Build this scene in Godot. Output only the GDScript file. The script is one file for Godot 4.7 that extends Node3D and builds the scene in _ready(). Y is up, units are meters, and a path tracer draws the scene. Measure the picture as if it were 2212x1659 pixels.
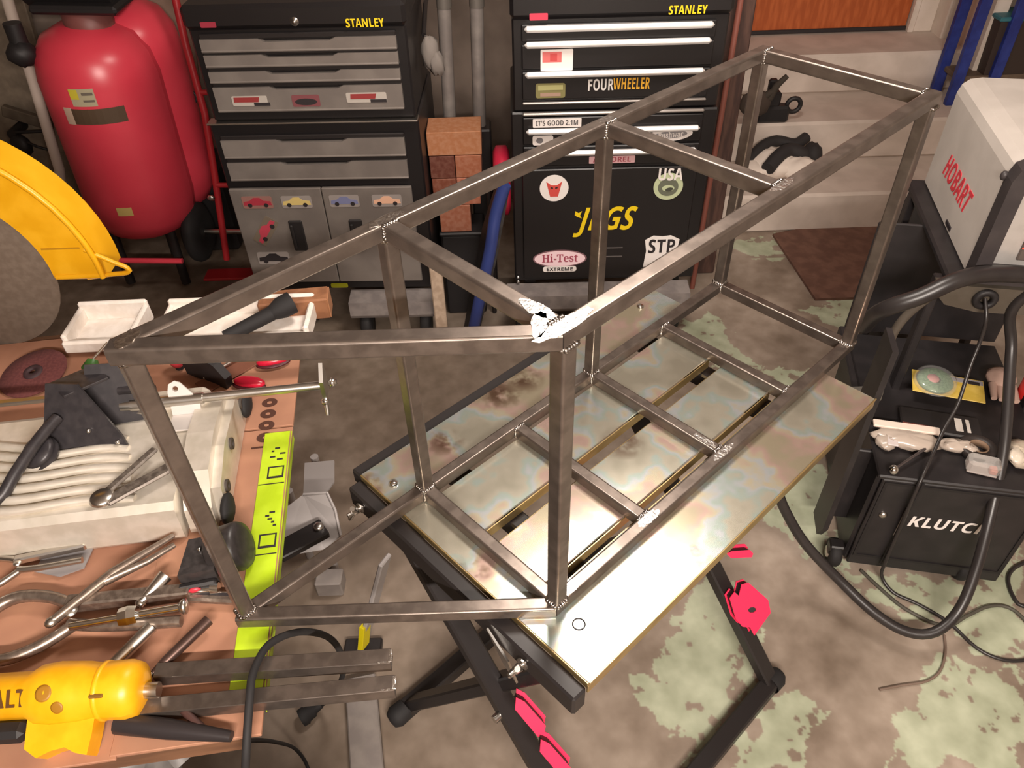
extends Node3D
# A cluttered home garage at night: a tube frame stands on a welding table, tool chests and steps behind it.

var M := {}
var taken := {}
var rng := RandomNumberGenerator.new()


class Sh:
	# collects triangles for one mesh; corners are given anticlockwise seen from outside
	var st := SurfaceTool.new()
	var uv_on := false
	var uo := Vector3.ZERO
	var uu := Vector3.RIGHT
	var uv := Vector3.BACK

	func _init() -> void:
		st.begin(Mesh.PRIMITIVE_TRIANGLES)
		st.set_smooth_group(-1)

	func flat() -> void:
		st.set_smooth_group(-1)

	func smooth() -> void:
		st.set_smooth_group(1)

	func vert(p: Vector3) -> void:
		if uv_on:
			st.set_uv(Vector2((p - uo).dot(uu), (p - uo).dot(uv)))
		st.add_vertex(p)

	func tri(a: Vector3, b: Vector3, c: Vector3) -> void:
		vert(a)
		vert(c)
		vert(b)

	func quad(a: Vector3, b: Vector3, c: Vector3, d: Vector3) -> void:
		tri(a, b, c)
		tri(a, c, d)

	func face(p: Array, c: Vector3) -> void:
		# a convex face, turned so that it looks away from c
		var m := Vector3.ZERO
		for q in p:
			m += q
		m /= p.size()
		var n: Vector3 = (p[1] - p[0]).cross(p[2] - p[0])
		for i in range(1, p.size() - 1):
			if n.dot(m - c) >= 0.0:
				tri(p[0], p[i], p[i + 1])
			else:
				tri(p[0], p[i + 1], p[i])

	func box(at: Transform3D, size: Vector3, bev := 0.0) -> Sh:
		# a box about the middle of "at" with its edges bevelled
		flat()
		var h := size * 0.5
		var b := minf(bev, minf(h.x, minf(h.y, h.z)) * 0.9)
		var c := at.origin
		var v := {}
		for sx in [-1, 1]:
			for sy in [-1, 1]:
				for sz in [-1, 1]:
					var s := Vector3(sx, sy, sz)
					for k in 3:
						var q := Vector3(h.x - b, h.y - b, h.z - b)
						q[k] = h[k]
						v[[sx, sy, sz, k]] = at * (q * s)
		for k in 3:
			var i := (k + 1) % 3
			var j := (k + 2) % 3
			for s in [-1, 1]:
				var p := []
				for t in [[-1, -1], [1, -1], [1, 1], [-1, 1]]:
					var e := [0, 0, 0]
					e[k] = s
					e[i] = t[0]
					e[j] = t[1]
					p.append(v[[e[0], e[1], e[2], k]])
				face(p, c)
		if b > 0.0:
			for k in 3:
				var i := (k + 1) % 3
				var j := (k + 2) % 3
				for s in [-1, 1]:
					for t in [-1, 1]:
						var lo := [0, 0, 0]
						lo[k] = -1
						lo[i] = s
						lo[j] = t
						var hi := lo.duplicate()
						hi[k] = 1
						face([v[[lo[0], lo[1], lo[2], i]], v[[hi[0], hi[1], hi[2], i]], v[[hi[0], hi[1], hi[2], j]], v[[lo[0], lo[1], lo[2], j]]], c)
			for sx in [-1, 1]:
				for sy in [-1, 1]:
					for sz in [-1, 1]:
						face([v[[sx, sy, sz, 0]], v[[sx, sy, sz, 1]], v[[sx, sy, sz, 2]]], c)
		return self

	func bx(mid: Vector3, size: Vector3, bev := 0.0) -> Sh:
		return box(Transform3D(Basis.IDENTITY, mid), size, bev)

	func beam(a: Vector3, b: Vector3, w: float, h: float, bev := 0.0, up := Vector3.UP) -> Sh:
		# a bar from a to b, w wide and h high
		var z := (b - a).normalized()
		if absf(z.dot(up)) > 0.98:
			up = Vector3.RIGHT if absf(z.x) < 0.9 else Vector3.BACK
		var x := up.cross(z).normalized()
		var y := z.cross(x)
		return box(Transform3D(Basis(x, y, z), (a + b) * 0.5), Vector3(w, h, a.distance_to(b)), bev)

	func bar(a: Vector3, b: Vector3, w: float, h: float, r: float, up := Vector3.UP) -> Sh:
		# a square tube from a to b with well rounded edges
		var z := (b - a).normalized()
		if absf(z.dot(up)) > 0.98:
			up = Vector3.RIGHT if absf(z.x) < 0.9 else Vector3.BACK
		var x := up.cross(z).normalized()
		var p := []
		for c in 4:
			var m := Vector2([1, -1, -1, 1][c] * (w / 2 - r), [1, 1, -1, -1][c] * (h / 2 - r))
			for k in 6:
				p.append(m + Vector2.from_angle((c + k / 5.0) * PI / 2) * r)
		return prism(Transform3D(Basis(x, z.cross(x), z), a), p, a.distance_to(b))

	func tube(pts: Array, r, sides := 10, caps := true) -> Sh:
		# a round bar through the points; r is one radius or one for each point
		smooth()
		var rings := []
		var n := pts.size()
		var t0: Vector3 = (pts[1] - pts[0]).normalized()
		var x := t0.cross(Vector3.UP)
		if x.length() < 0.05:
			x = t0.cross(Vector3.RIGHT)
		x = x.normalized()
		for i in n:
			var t: Vector3 = (pts[mini(i + 1, n - 1)] - pts[maxi(i - 1, 0)]).normalized()
			x = (x - t * x.dot(t)).normalized()
			var y := t.cross(x)
			var rr: float = r[i] if r is Array else r
			var ring := []
			for k in sides:
				var a := TAU * k / sides
				ring.append(pts[i] + (x * cos(a) + y * sin(a)) * rr)
			rings.append(ring)
		for i in n - 1:
			for k in sides:
				var k2 := (k + 1) % sides
				quad(rings[i][k], rings[i][k2], rings[i + 1][k2], rings[i + 1][k])
		if caps:
			flat()
			for k in range(1, sides - 1):
				tri(rings[0][0], rings[0][k + 1], rings[0][k])
				tri(rings[n - 1][0], rings[n - 1][k], rings[n - 1][k + 1])
		return self

	func lathe(at: Transform3D, prof: Array, seg := 24, soft := true) -> Sh:
		# turns a profile of (radius, height), listed from the bottom up, about the y axis of "at"
		if soft:
			smooth()
		else:
			flat()
		for i in prof.size() - 1:
			var p: Vector2 = prof[i]
			var q: Vector2 = prof[i + 1]
			for k in seg:
				var a := TAU * k / seg
				var b := TAU * (k + 1) / seg
				var p0 := at * Vector3(p.x * cos(a), p.y, p.x * sin(a))
				var p1 := at * Vector3(p.x * cos(b), p.y, p.x * sin(b))
				var q0 := at * Vector3(q.x * cos(a), q.y, q.x * sin(a))
				var q1 := at * Vector3(q.x * cos(b), q.y, q.x * sin(b))
				if p.x > 1e-6:
					tri(p0, q1, p1)
				if q.x > 1e-6:
					tri(p0, q0, q1)
		return self

	func ball(at: Vector3, r: Vector3, seg := 14, lumps := 0.0, seed_ := 1) -> Sh:
		smooth()
		var g := RandomNumberGenerator.new()
		g.seed = seed_
		var nl := maxi(seg / 2, 4)
		var grid := []
		for i in nl + 1:
			var row := []
			var th := PI * i / nl
			for k in seg:
				var ph := TAU * k / seg
				var f := 1.0 + (g.randf_range(-lumps, lumps) if lumps > 0.0 and i > 0 and i < nl else 0.0)
				row.append(at + Vector3(sin(th) * cos(ph), -cos(th), sin(th) * sin(ph)) * r * f)
			grid.append(row)
		for i in nl:
			for k in seg:
				var k2 := (k + 1) % seg
				if i > 0:
					tri(grid[i][k], grid[i + 1][k2], grid[i][k2])
				if i < nl - 1:
					tri(grid[i][k], grid[i + 1][k], grid[i + 1][k2])
		return self

	func prism(at: Transform3D, poly: Array, depth: float, hole: Array = []) -> Sh:
		# a flat outline in x and y of "at", extruded from z = 0 to z = depth
		flat()
		var pp := PackedVector2Array(poly)
		if Geometry2D.is_polygon_clockwise(pp):
			pp.reverse()
		var n := pp.size()
		var cap := pp
		if hole.size() > 2:
			# cut the outline open to its hole
			var hh := PackedVector2Array(hole)
			if not Geometry2D.is_polygon_clockwise(hh):
				hh.reverse()
			var bi := 0
			var bj := 0
			var best := 1e9
			for i in n:
				for j in hh.size():
					if pp[i].distance_to(hh[j]) < best:
						best = pp[i].distance_to(hh[j])
						bi = i
						bj = j
			cap = PackedVector2Array()
			for i in n + 1:
				cap.append(pp[(bi + i) % n])
			for j in hh.size() + 1:
				cap.append(hh[(bj + j) % hh.size()])
			for j in hh.size():
				var a := hh[j]
				var b := hh[(j + 1) % hh.size()]
				quad(at * Vector3(a.x, a.y, 0), at * Vector3(b.x, b.y, 0), at * Vector3(b.x, b.y, depth), at * Vector3(a.x, a.y, depth))
		var ids := Geometry2D.triangulate_polygon(cap)
		for i in range(0, ids.size(), 3):
			var a := cap[ids[i]]
			var b := cap[ids[i + 1]]
			var c := cap[ids[i + 2]]
			if (b - a).cross(c - a) < 0.0:
				var t := b
				b = c
				c = t
			tri(at * Vector3(a.x, a.y, depth), at * Vector3(b.x, b.y, depth), at * Vector3(c.x, c.y, depth))
			tri(at * Vector3(a.x, a.y, 0), at * Vector3(c.x, c.y, 0), at * Vector3(b.x, b.y, 0))
		for i in n:
			var a := pp[i]
			var b := pp[(i + 1) % n]
			quad(at * Vector3(a.x, a.y, 0), at * Vector3(b.x, b.y, 0), at * Vector3(b.x, b.y, depth), at * Vector3(a.x, a.y, depth))
		return self

	func text(at: Transform3D, s: String, high: float, font: String, depth := 0.0008, bold := false, wide := 0.0) -> Sh:
		# raised lettering, its middle at "at", facing +z; wide stretches it to a width
		var tm := TextMesh.new()
		var sf := SystemFont.new()
		sf.font_names = PackedStringArray([font])
		sf.font_weight = 700 if bold else 400
		tm.font = sf
		tm.text = s
		tm.font_size = 64
		tm.pixel_size = high / 46.0
		tm.depth = depth
		tm.curve_step = 2.0
		var k := 1.0
		var w := tm.get_aabb().size.x
		if wide > 0.0 and w > 0.0:
			k = wide / w
		st.append_from(tm, 0, at * Transform3D(Basis.from_scale(Vector3(k, 1, 1)), Vector3.ZERO))
		return self

	func mesh(normals := true) -> ArrayMesh:
		if normals:
			st.generate_normals()
		return st.commit()


func numbered(called: String) -> String:
	if not taken.has(called):
		taken[called] = 0
		return called
	taken[called] += 1
	return "%s_%03d" % [called, taken[called]]


func obj(called: String, s, m: Material, parent: Node = null, normals := true) -> MeshInstance3D:
	var o := MeshInstance3D.new()
	o.mesh = s.mesh(normals) if s is Sh else s
	o.material_override = m
	o.name = numbered(called) if parent == null else called
	(self if parent == null else parent).add_child(o, true)
	return o


func lettering(called: String, at: Transform3D, s: String, high: float, m: Material, parent: Node, font := "Droid Sans", bold := true, wide := 0.0) -> MeshInstance3D:
	return obj(called, Sh.new().text(at, s, high, font, 0.0012, bold, wide), m, parent, false)


func tag(o: Node, label: String, category: String, group := "") -> Node:
	o.set_meta("label", label)
	o.set_meta("category", category)
	if group:
		o.set_meta("group", group)
	return o


func thing(called: String, label: String, category: String, at := Vector3.ZERO, turn := 0.0, group := "") -> Node3D:
	var o := Node3D.new()
	o.name = numbered(called)
	add_child(o)
	o.position = at
	o.rotation.y = turn
	tag(o, label, category, group)
	return o


func struct(called: String, s, m: Material, parent: Node = null) -> MeshInstance3D:
	var o := obj(called, s, m, parent)
	if parent == null:
		o.set_meta("kind", "structure")
	return o


func copy(o: Node3D, label: String, at: Vector3) -> Node3D:
	var c: Node3D = o.duplicate()
	c.name = numbered(String(o.name).rstrip("0123456789").rstrip("_"))
	add_child(c)
	c.position = at
	c.set_meta("label", label)
	return c


func T(at: Vector3, turn := Vector3.ZERO) -> Transform3D:
	return Transform3D(Basis.from_euler(turn), at)


func toward(at: Vector3, dir: Vector3, up := Vector3.UP) -> Transform3D:
	# an upright frame whose y axis runs along dir
	var y := dir.normalized()
	if absf(y.dot(up)) > 0.98:
		up = Vector3.BACK
	var x := y.cross(up).normalized()
	return Transform3D(Basis(x, y, x.cross(y)), at)


func curve(pts: Array, step := 0.02) -> Array:
	# a smooth line through the points
	var c := Curve3D.new()
	c.bake_interval = step
	for i in pts.size():
		var a: Vector3 = pts[maxi(i - 1, 0)]
		var b: Vector3 = pts[mini(i + 1, pts.size() - 1)]
		var h := (b - a) / 6.0
		c.add_point(pts[i], -h, h)
	var out := []
	for p in c.get_baked_points():
		if out.is_empty() or out[-1].distance_to(p) > step * 0.3:
			out.append(p)
	return out


func ellipse(c: Vector2, rx: float, ry: float, n := 28) -> Array:
	var p := []
	for i in n:
		p.append(c + Vector2(rx * cos(TAU * i / n), ry * sin(TAU * i / n)))
	return p


func rect(a: Vector2, b: Vector2) -> Array:
	return [a, Vector2(b.x, a.y), b, Vector2(a.x, b.y)]


func mat(c: Color, rough := 0.6, metal := 0.0) -> StandardMaterial3D:
	var m := StandardMaterial3D.new()
	m.albedo_color = c
	m.roughness = rough
	m.metallic = metal
	return m


func rgb(r: int, g: int, b: int) -> Color:
	return Color(r / 255.0, g / 255.0, b / 255.0)


func noisy(a: Color, b: Color, size: float, rough := 0.6, metal := 0.0, seed_ := 1, bump := 0.0, stretch := Vector3.ONE, world := true) -> StandardMaterial3D:
	# a material mottled between two colours; size is the size of a blotch in metres
	var m := mat(Color.WHITE, rough, metal)
	var n := FastNoiseLite.new()
	n.seed = seed_
	n.noise_type = FastNoiseLite.TYPE_SIMPLEX
	n.frequency = 0.012
	n.fractal_octaves = 5
	var t := NoiseTexture2D.new()
	t.width = 512
	t.height = 512
	t.seamless = true
	t.noise = n
	var g := Gradient.new()
	g.set_color(0, a)
	g.set_color(1, b)
	g.set_offset(0, 0.25)
	g.set_offset(1, 0.75)
	t.color_ramp = g
	m.albedo_texture = t
	m.uv1_triplanar = true
	m.uv1_world_triplanar = world
	m.uv1_scale = stretch * (0.16 / size)
	if bump > 0.0:
		var h := NoiseTexture2D.new()
		h.width = 512
		h.height = 512
		h.seamless = true
		h.noise = n
		h.as_normal_map = true
		h.bump_strength = bump
		m.normal_enabled = true
		m.normal_texture = h
	return m


func _ready() -> void:
	rng.seed = 7
	make_camera()
	make_lights()
	make_materials()
	make_room()
	make_frame()
	make_table()
	make_chests()
	make_back()
	make_left_back()
	make_bench()
	make_cart()
	make_magnets()

func make_camera() -> void:
	var cam := Camera3D.new()
	cam.name = "camera"
	cam.fov = 53.0
	cam.near = 0.05
	cam.far = 60.0
	cam.position = Vector3(0, 1.913, 0)
	cam.basis = Basis(Vector3.RIGHT, deg_to_rad(-41.787)) * Basis(Vector3.BACK, deg_to_rad(-1.893))
	add_child(cam)
	cam.make_current()


func make_lights() -> void:
	var e := Environment.new()
	e.background_mode = Environment.BG_COLOR
	e.background_color = Color(0.0, 0.0, 0.0)
	e.ambient_light_source = Environment.AMBIENT_SOURCE_DISABLED
	e.tonemap_mode = Environment.TONE_MAPPER_LINEAR
	e.tonemap_exposure = 1.0
	e.sdfgi_enabled = true
	e.ssao_enabled = true
	e.ssil_enabled = true
	var w := WorldEnvironment.new()
	w.name = "surroundings"
	w.environment = e
	add_child(w)
	ceiling_lamp(Vector3(0.34, 2.46, -1.70), 0.55, 0.46, 2.7, 0.25, 0.0, "square ceiling lamp above the far end of the tube frame")
	ceiling_lamp(Vector3(0.30, 2.26, 1.0), 1.25, 0.07, 11.5, 0.0, 0.85, "long hanging tube lamp behind the near side of the welding table")


func ceiling_lamp(at: Vector3, wide: float, deep: float, power: float, turn: float, tilt: float, label: String) -> void:
	var warm := Color(1.0, 0.95, 0.905)
	var t := thing("ceiling_lamp", label, "lamp", at, turn)
	if tilt > 0.0:
		t.rotation.x = tilt
		for x in [-0.4, 0.4]:
			obj("hanging_rod", Sh.new().tube([Vector3(x, 0.07, 0), Vector3(x, 0.07, 0) + Vector3(0, cos(tilt), -sin(tilt)) * (2.5 - at.y)], 0.004, 6), mat(Color(0.3, 0.3, 0.3), 0.5), t)
	obj("lamp_housing", Sh.new().bx(Vector3(0, 0.045, 0), Vector3(wide + 0.08, 0.05, deep + 0.06), 0.008), mat(Color(0.8, 0.8, 0.78), 0.5), t)
	var g := mat(warm, 0.5)
	g.emission_enabled = true
	g.emission = warm
	g.emission_energy_multiplier = 6.0
	obj("lamp_diffuser", Sh.new().bx(Vector3(0, 0.01, 0), Vector3(wide, 0.02, deep), 0.004), g, t)
	var l := AreaLight3D.new()
	l.name = "lamp_light"
	l.area_size = Vector2(wide, deep)
	l.light_color = warm
	l.light_energy = power
	l.area_range = 12.0
	l.shadow_enabled = true
	l.position = Vector3(0, -0.012, 0)
	l.rotation.x = -PI / 2
	t.add_child(l)

func make_materials() -> void:
	M.mill = noisy(rgb(112, 102, 95), rgb(132, 121, 113), 0.05, 0.3, 0.8, 3)
	M.bright = noisy(rgb(205, 200, 196), rgb(240, 236, 230), 0.01, 0.24, 1.0, 4, 3.0)
	M.weld = noisy(rgb(120, 112, 106), rgb(205, 200, 196), 0.006, 0.28, 1.0, 5, 4.0)
	M.black_paint = mat(rgb(34, 30, 30), 0.42)
	M.black_plastic = mat(rgb(30, 27, 28), 0.55)
	M.rubber = mat(rgb(28, 26, 27), 0.75)
	M.zinc = mat(rgb(208, 204, 198), 0.3, 1.0)
	M.chrome = mat(rgb(225, 225, 222), 0.14, 1.0)
	M.white_print = mat(rgb(235, 228, 224), 0.5)
	M.red_print = mat(rgb(205, 52, 60), 0.5)
	M.dark_print = mat(rgb(40, 34, 36), 0.6)
	M.yellow_print = mat(rgb(238, 205, 20), 0.5)
	M.magnet = mat(rgb(238, 36, 82), 0.5)


func floor_picture() -> ImageTexture:
	# bare brown concrete with worn patches of pale green floor paint; covers x -3.4..3.4 and z -5.2..1.6
	var n := 1536
	var fine := FastNoiseLite.new()
	fine.seed = 11
	fine.frequency = 0.012
	fine.fractal_octaves = 6
	var a := fine.get_image(n, n).get_data()
	fine.seed = 12
	fine.frequency = 0.05
	var b := fine.get_image(n, n).get_data()
	var buf := PackedByteArray()
	buf.resize(n * n * 3)
	for i in n * n:
		var k := (a[i] - 128) * 0.22 + (b[i] - 128) * 0.12 - 26.0 * clampf((n * 0.53 - i % n + (a[i] - 128) * 1.5) / 180.0, 0.0, 1.0)  # floor colour darkened towards the left side, with a ragged border
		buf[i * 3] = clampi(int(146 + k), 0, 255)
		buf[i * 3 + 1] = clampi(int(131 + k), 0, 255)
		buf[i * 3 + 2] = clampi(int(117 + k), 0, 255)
	var patches := [
		[Vector2(0.3132, -0.9955), Vector2(0.4667, -1.1971), Vector2(0.5978, -1.3159), Vector2(0.6162, -1.0913), Vector2(0.6132, -0.9597), Vector2(0.4913, -0.8438), Vector2(0.4036, -0.7485), Vector2(0.3795, -0.7492), Vector2(0.3967, -0.8585), Vector2(0.3336, -0.8959)],
		[Vector2(0.4693, -0.7464), Vector2(0.638, -0.9278), Vector2(0.7198, -0.956), Vector2(0.7116, -0.8713), Vector2(0.6602, -0.7403)],
		[Vector2(0.7248, -1.5544), Vector2(0.9727, -1.7427), Vector2(1.0389, -1.6177), Vector2(0.9421, -1.3513), Vector2(0.9478, -1.1938), Vector2(0.8955, -1.2724), Vector2(0.8239, -1.4414)],
		[Vector2(0.9365, -1.2946), Vector2(1.2462, -1.2202), Vector2(1.4894, -1.3295), Vector2(1.305, -0.9735), Vector2(1.1722, -1.0849), Vector2(1.1032, -1.1296), Vector2(1.0065, -1.1768)],
		[Vector2(1.0656, -0.982), Vector2(1.2985, -0.961), Vector2(1.1757, -0.7239), Vector2(0.8393, -0.7346), Vector2(0.9139, -0.8413)],
		[Vector2(0.9892, -3.051), Vector2(1.2486, -3.1246), Vector2(1.2551, -2.9366), Vector2(1.0526, -2.9605)],
		[Vector2(1.2255, -2.5677), Vector2(1.5123, -2.6174), Vector2(1.3854, -2.3727), Vector2(1.2789, -2.4387)],
		[Vector2(0.6419, -2.4125), Vector2(0.7955, -2.5755), Vector2(0.8529, -2.4465), Vector2(0.9301, -2.1715), Vector2(0.7865, -2.1523)],
		[Vector2(0.937, -2.198), Vector2(1.0843, -2.1637), Vector2(1.1616, -2.0817), Vector2(0.9964, -2.0395)],
	]
	var side := 6.8
	for p in patches:
		var poly := PackedVector2Array()
		var lo := Vector2(1e9, 1e9)
		var hi := -lo
		for q in p:
			var w := Vector2((q.x + 3.4) / side * n, (q.y + 5.2) / side * n)
			poly.append(w)
			lo = lo.min(w)
			hi = hi.max(w)
		for y in range(maxi(int(lo.y) - 12, 0), mini(int(hi.y) + 12, n)):
			for x in range(maxi(int(lo.x) - 12, 0), mini(int(hi.x) + 12, n)):
				var i := y * n + x
				var j := ((y * 3) % n) * n + (x * 3) % n
				var w := Vector2(x + (a[j] - 128) * 0.11, y + (a[n * n - 1 - j] - 128) * 0.11)
				if b[i] + a[j] * 0.6 > 128 and Geometry2D.is_point_in_polygon(w, poly):
					var k := (a[i] - 128) * 0.1 + (b[i] - 128) * 0.15
					buf[i * 3] = clampi(int(170 + k), 0, 255)
					buf[i * 3 + 1] = clampi(int(175 + k), 0, 255)
					buf[i * 3 + 2] = clampi(int(150 + k), 0, 255)
	return ImageTexture.create_from_image(Image.create_from_data(n, n, false, Image.FORMAT_RGB8, buf))


func table_picture() -> ImageTexture:
	# rainbow zinc plating with scorch marks; u -0.12..0.92 along, v -0.52..0.18 across
	var w := 1040
	var h := 700
	var f := FastNoiseLite.new()
	f.seed = 21
	f.frequency = 0.004
	f.fractal_octaves = 4
	var a := f.get_image(w, h).get_data()
	f.seed = 22
	f.frequency = 0.02
	f.fractal_octaves = 5
	var b := f.get_image(w, h).get_data()
	var g := Gradient.new()
	g.offsets = PackedFloat32Array([0.0, 0.3, 0.42, 0.52, 0.62, 0.75, 1.0])
	g.colors = PackedColorArray([rgb(178, 174, 158), rgb(196, 192, 176), rgb(180, 196, 188), rgb(196, 202, 206), rgb(206, 198, 172), rgb(206, 178, 168), rgb(186, 176, 152)])
	var burns := [[Vector2(0.3689, -0.1694), 0.04], [Vector2(0.3873, -0.1788), 0.022], [Vector2(0.1128, -0.4257), 0.035], [Vector2(0.2894, -0.4562), 0.05], [Vector2(0.3604, -0.4495), 0.04], [Vector2(-0.0711, -0.4431), 0.03], [Vector2(-0.0536, -0.1515), 0.035], [Vector2(0.2547, 0.0919), 0.012], [Vector2(0.0532, 0.1057), 0.005], [Vector2(-0.0113, 0.0723), 0.005]]
	var buf := PackedByteArray()
	buf.resize(w * h * 3)
	for y in h:
		for x in w:
			var i := y * w + x
			var c := g.sample(clampf(a[i] / 255.0 * 1.5 - 0.25 + (b[i] - 128) * 0.0012, 0, 1))
			var p := Vector2(x * 0.001 - 0.12, y * 0.001 - 0.52)
			var d := 0.0
			for k in burns:
				var q := p.distance_to(k[0]) / float(k[1])
				if q < 1.6:
					d = maxf(d, clampf(1.25 - q, 0.0, 1.0) * clampf((b[i] - 70) / 90.0, 0.0, 1.0))
			c = c.lerp(rgb(92, 66, 52), d * 0.8)
			buf[i * 3] = int(c.r * 255)
			buf[i * 3 + 1] = int(c.g * 255)
			buf[i * 3 + 2] = int(c.b * 255)
	return ImageTexture.create_from_image(Image.create_from_data(w, h, false, Image.FORMAT_RGB8, buf))

func make_room() -> void:
	var fm := mat(Color.WHITE, 0.62)
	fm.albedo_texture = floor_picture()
	fm.texture_filter = BaseMaterial3D.TEXTURE_FILTER_LINEAR_WITH_MIPMAPS
	var s := Sh.new()
	s.uv_on = true
	s.uo = Vector3(-3.4, 0, -5.2)
	s.uu = Vector3(1 / 6.8, 0, 0)
	s.uv = Vector3(0, 0, 1 / 6.8)
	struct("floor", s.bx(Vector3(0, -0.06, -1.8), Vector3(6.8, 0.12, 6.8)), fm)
	var wall := noisy(rgb(112, 98, 88), rgb(140, 124, 112), 0.5, 0.8, 0.0, 31)
	var pale := noisy(rgb(196, 184, 170), rgb(214, 202, 190), 0.4, 0.75, 0.0, 32)
	struct("wall_back", Sh.new().bx(Vector3(-1.2, 1.25, -3.62), Vector3(4.4, 2.5, 0.12)), wall)
	struct("wall_left", Sh.new().bx(Vector3(-3.34, 1.25, -1.8), Vector3(0.12, 2.5, 6.8)), wall)
	struct("wall_right", Sh.new().bx(Vector3(3.34, 1.25, -1.8), Vector3(0.12, 2.5, 6.8)), pale)
	struct("wall_front", Sh.new().bx(Vector3(0, 1.25, 1.54), Vector3(6.8, 2.5, 0.12)), pale)
	struct("wall_landing", Sh.new().bx(Vector3(2.5, 1.25, -4.26), Vector3(3.4, 2.5, 0.12)), pale)
	struct("wall_passage", Sh.new().bx(Vector3(0.94, 1.25, -3.95), Vector3(0.12, 2.5, 0.72)), wall)
	struct("ceiling", Sh.new().bx(Vector3(0, 2.58, -1.8), Vector3(6.8, 0.12, 6.8)), pale)

const FT := 0.0254
const FH := 0.5653
const FW := 0.345


func make_frame() -> void:
	# local axes: x runs along the rails away to the right, z across, the origin on top of the near right corner
	var t := thing("tube_frame", "welded box frame of dark square steel tube standing on the welding table", "frame", Vector3(0.062, 0.8054, -0.706), 0.7399)
	var e := 0.0042
	var lv := [0.0, FH]
	for k in 2:
		var y: float = lv[k] - FT / 2
		obj("rail", Sh.new().bar(Vector3(-0.385, y, -FW), Vector3(0.949 + FT / 2, y, -FW), FT, FT, e), M.mill, t)
		obj("rail", Sh.new().bar(Vector3(-FT / 2, y, 0), Vector3(0.949 + FT / 2, y, 0), FT, FT, e), M.mill, t)
		obj("nose_bar", Sh.new().bar(Vector3(-0.392, y - 0.0004, -FW - 0.004), Vector3(-0.006, y - 0.0004, 0.003), FT, FT, e), M.mill, t)
	var bars := [[0.0, 1], [0.468, 1], [0.949, 1], [0.0, 0], [0.237, 0], [0.468, 0], [0.712, 0], [0.949, 0]]
	for b in bars:
		var y: float = lv[b[1]] - FT / 2 - 0.0003
		obj("cross_bar", Sh.new().bar(Vector3(b[0], y, -FW + FT / 2 - 0.001), Vector3(b[0], y, -FT / 2 + 0.001), FT, FT, e), M.mill, t)
	var posts := [Vector2(-0.378, -FW), Vector2(0, -FW), Vector2(0.468, -FW), Vector2(0.949, -FW), Vector2(0, 0), Vector2(0.949, 0)]
	for p in posts:
		obj("post", Sh.new().bar(Vector3(p.x, -0.0005, p.y), Vector3(p.x, FH - FT + 0.0005, p.y), FT - 0.0005, FT - 0.0005, e), M.mill, t)
	# beads where the tubes meet
	var seed_ := 3
	for p in posts:
		for k in 2:
			var y := 0.0 if k == 0 else FH - FT
			var s := Sh.new()
			for side in 4:
				var out := Vector3([1, 0, -1, 0][side], 0, [0, 1, 0, -1][side]) * (FT / 2)
				var along := Vector3(out.z, 0, out.x).normalized()
				for j in 5:
					seed_ += 1
					s.ball(Vector3(p.x, y, p.y) + out + along * (j - 2) * 0.0046, Vector3(0.0042, 0.0042, 0.0042), 8, 0.16, seed_)
			obj("weld_bead", s, M.weld, t)
	for b in bars:
		for sgn in [-1, 1]:
			var s := Sh.new()
			var z: float = -FT / 2 if sgn > 0 else -FW + FT / 2
			for j in 6:
				seed_ += 1
				s.ball(Vector3(b[0] + (j - 2.5) * 0.0043, lv[b[1]] - 0.0005, z), Vector3(0.0038, 0.0026, 0.0045), 8, 0.2, seed_)
				if j < 5:
					s.ball(Vector3(b[0] - FT / 2, lv[b[1]] - 0.004 - j * 0.0042, z), Vector3(0.0036, 0.0036, 0.0036), 8, 0.2, seed_ + 90)
			obj("weld_bead", s, M.weld, t)
	# bare bright patches left by the grinder
	var patches := [
		[Vector2(0, 0), 0.052, 0.013, 1, 0.0], [Vector2(0.0, -0.045), 0.012, 0.035, 1, 0.0], [Vector2(-0.02, -0.02), 0.03, 0.011, 1, -0.73],
		[Vector2(-0.372, -FW + 0.004), 0.022, 0.012, 1, -0.5], [Vector2(0.0, -FW), 0.034, 0.011, 1, 0.0], [Vector2(0.237, 0), 0.03, 0.011, 0, 0.0],
		[Vector2(0.03, 0), 0.03, 0.011, 0, 0.0], [Vector2(0.468, 0), 0.035, 0.009, 0, 0.0], [Vector2(0.468, -0.045), 0.008, 0.03, 0, 0.0], [Vector2(0.94, 0), 0.022, 0.012, 0, 0.0],
		[Vector2(0.468, -FW), 0.02, 0.010, 1, 0.0], [Vector2(0.468, -0.004), 0.03, 0.011, 1, 0.0]]
	var g := RandomNumberGenerator.new()
	g.seed = 5
	for p in patches:
		var poly := []
		for i in 18:
			var a := TAU * i / 18.0
			var q := Vector2(cos(a) * p[1], sin(a) * p[2]) * g.randf_range(0.72, 1.0)
			poly.append(q.rotated(p[4]) * Vector2(1, -1))
		obj("ground_patch", Sh.new().prism(Transform3D(Basis(Vector3.RIGHT, -PI / 2), Vector3(p[0].x, lv[p[3]] - 0.0003, p[0].y)), poly, 0.0008), M.bright, t)

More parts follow.
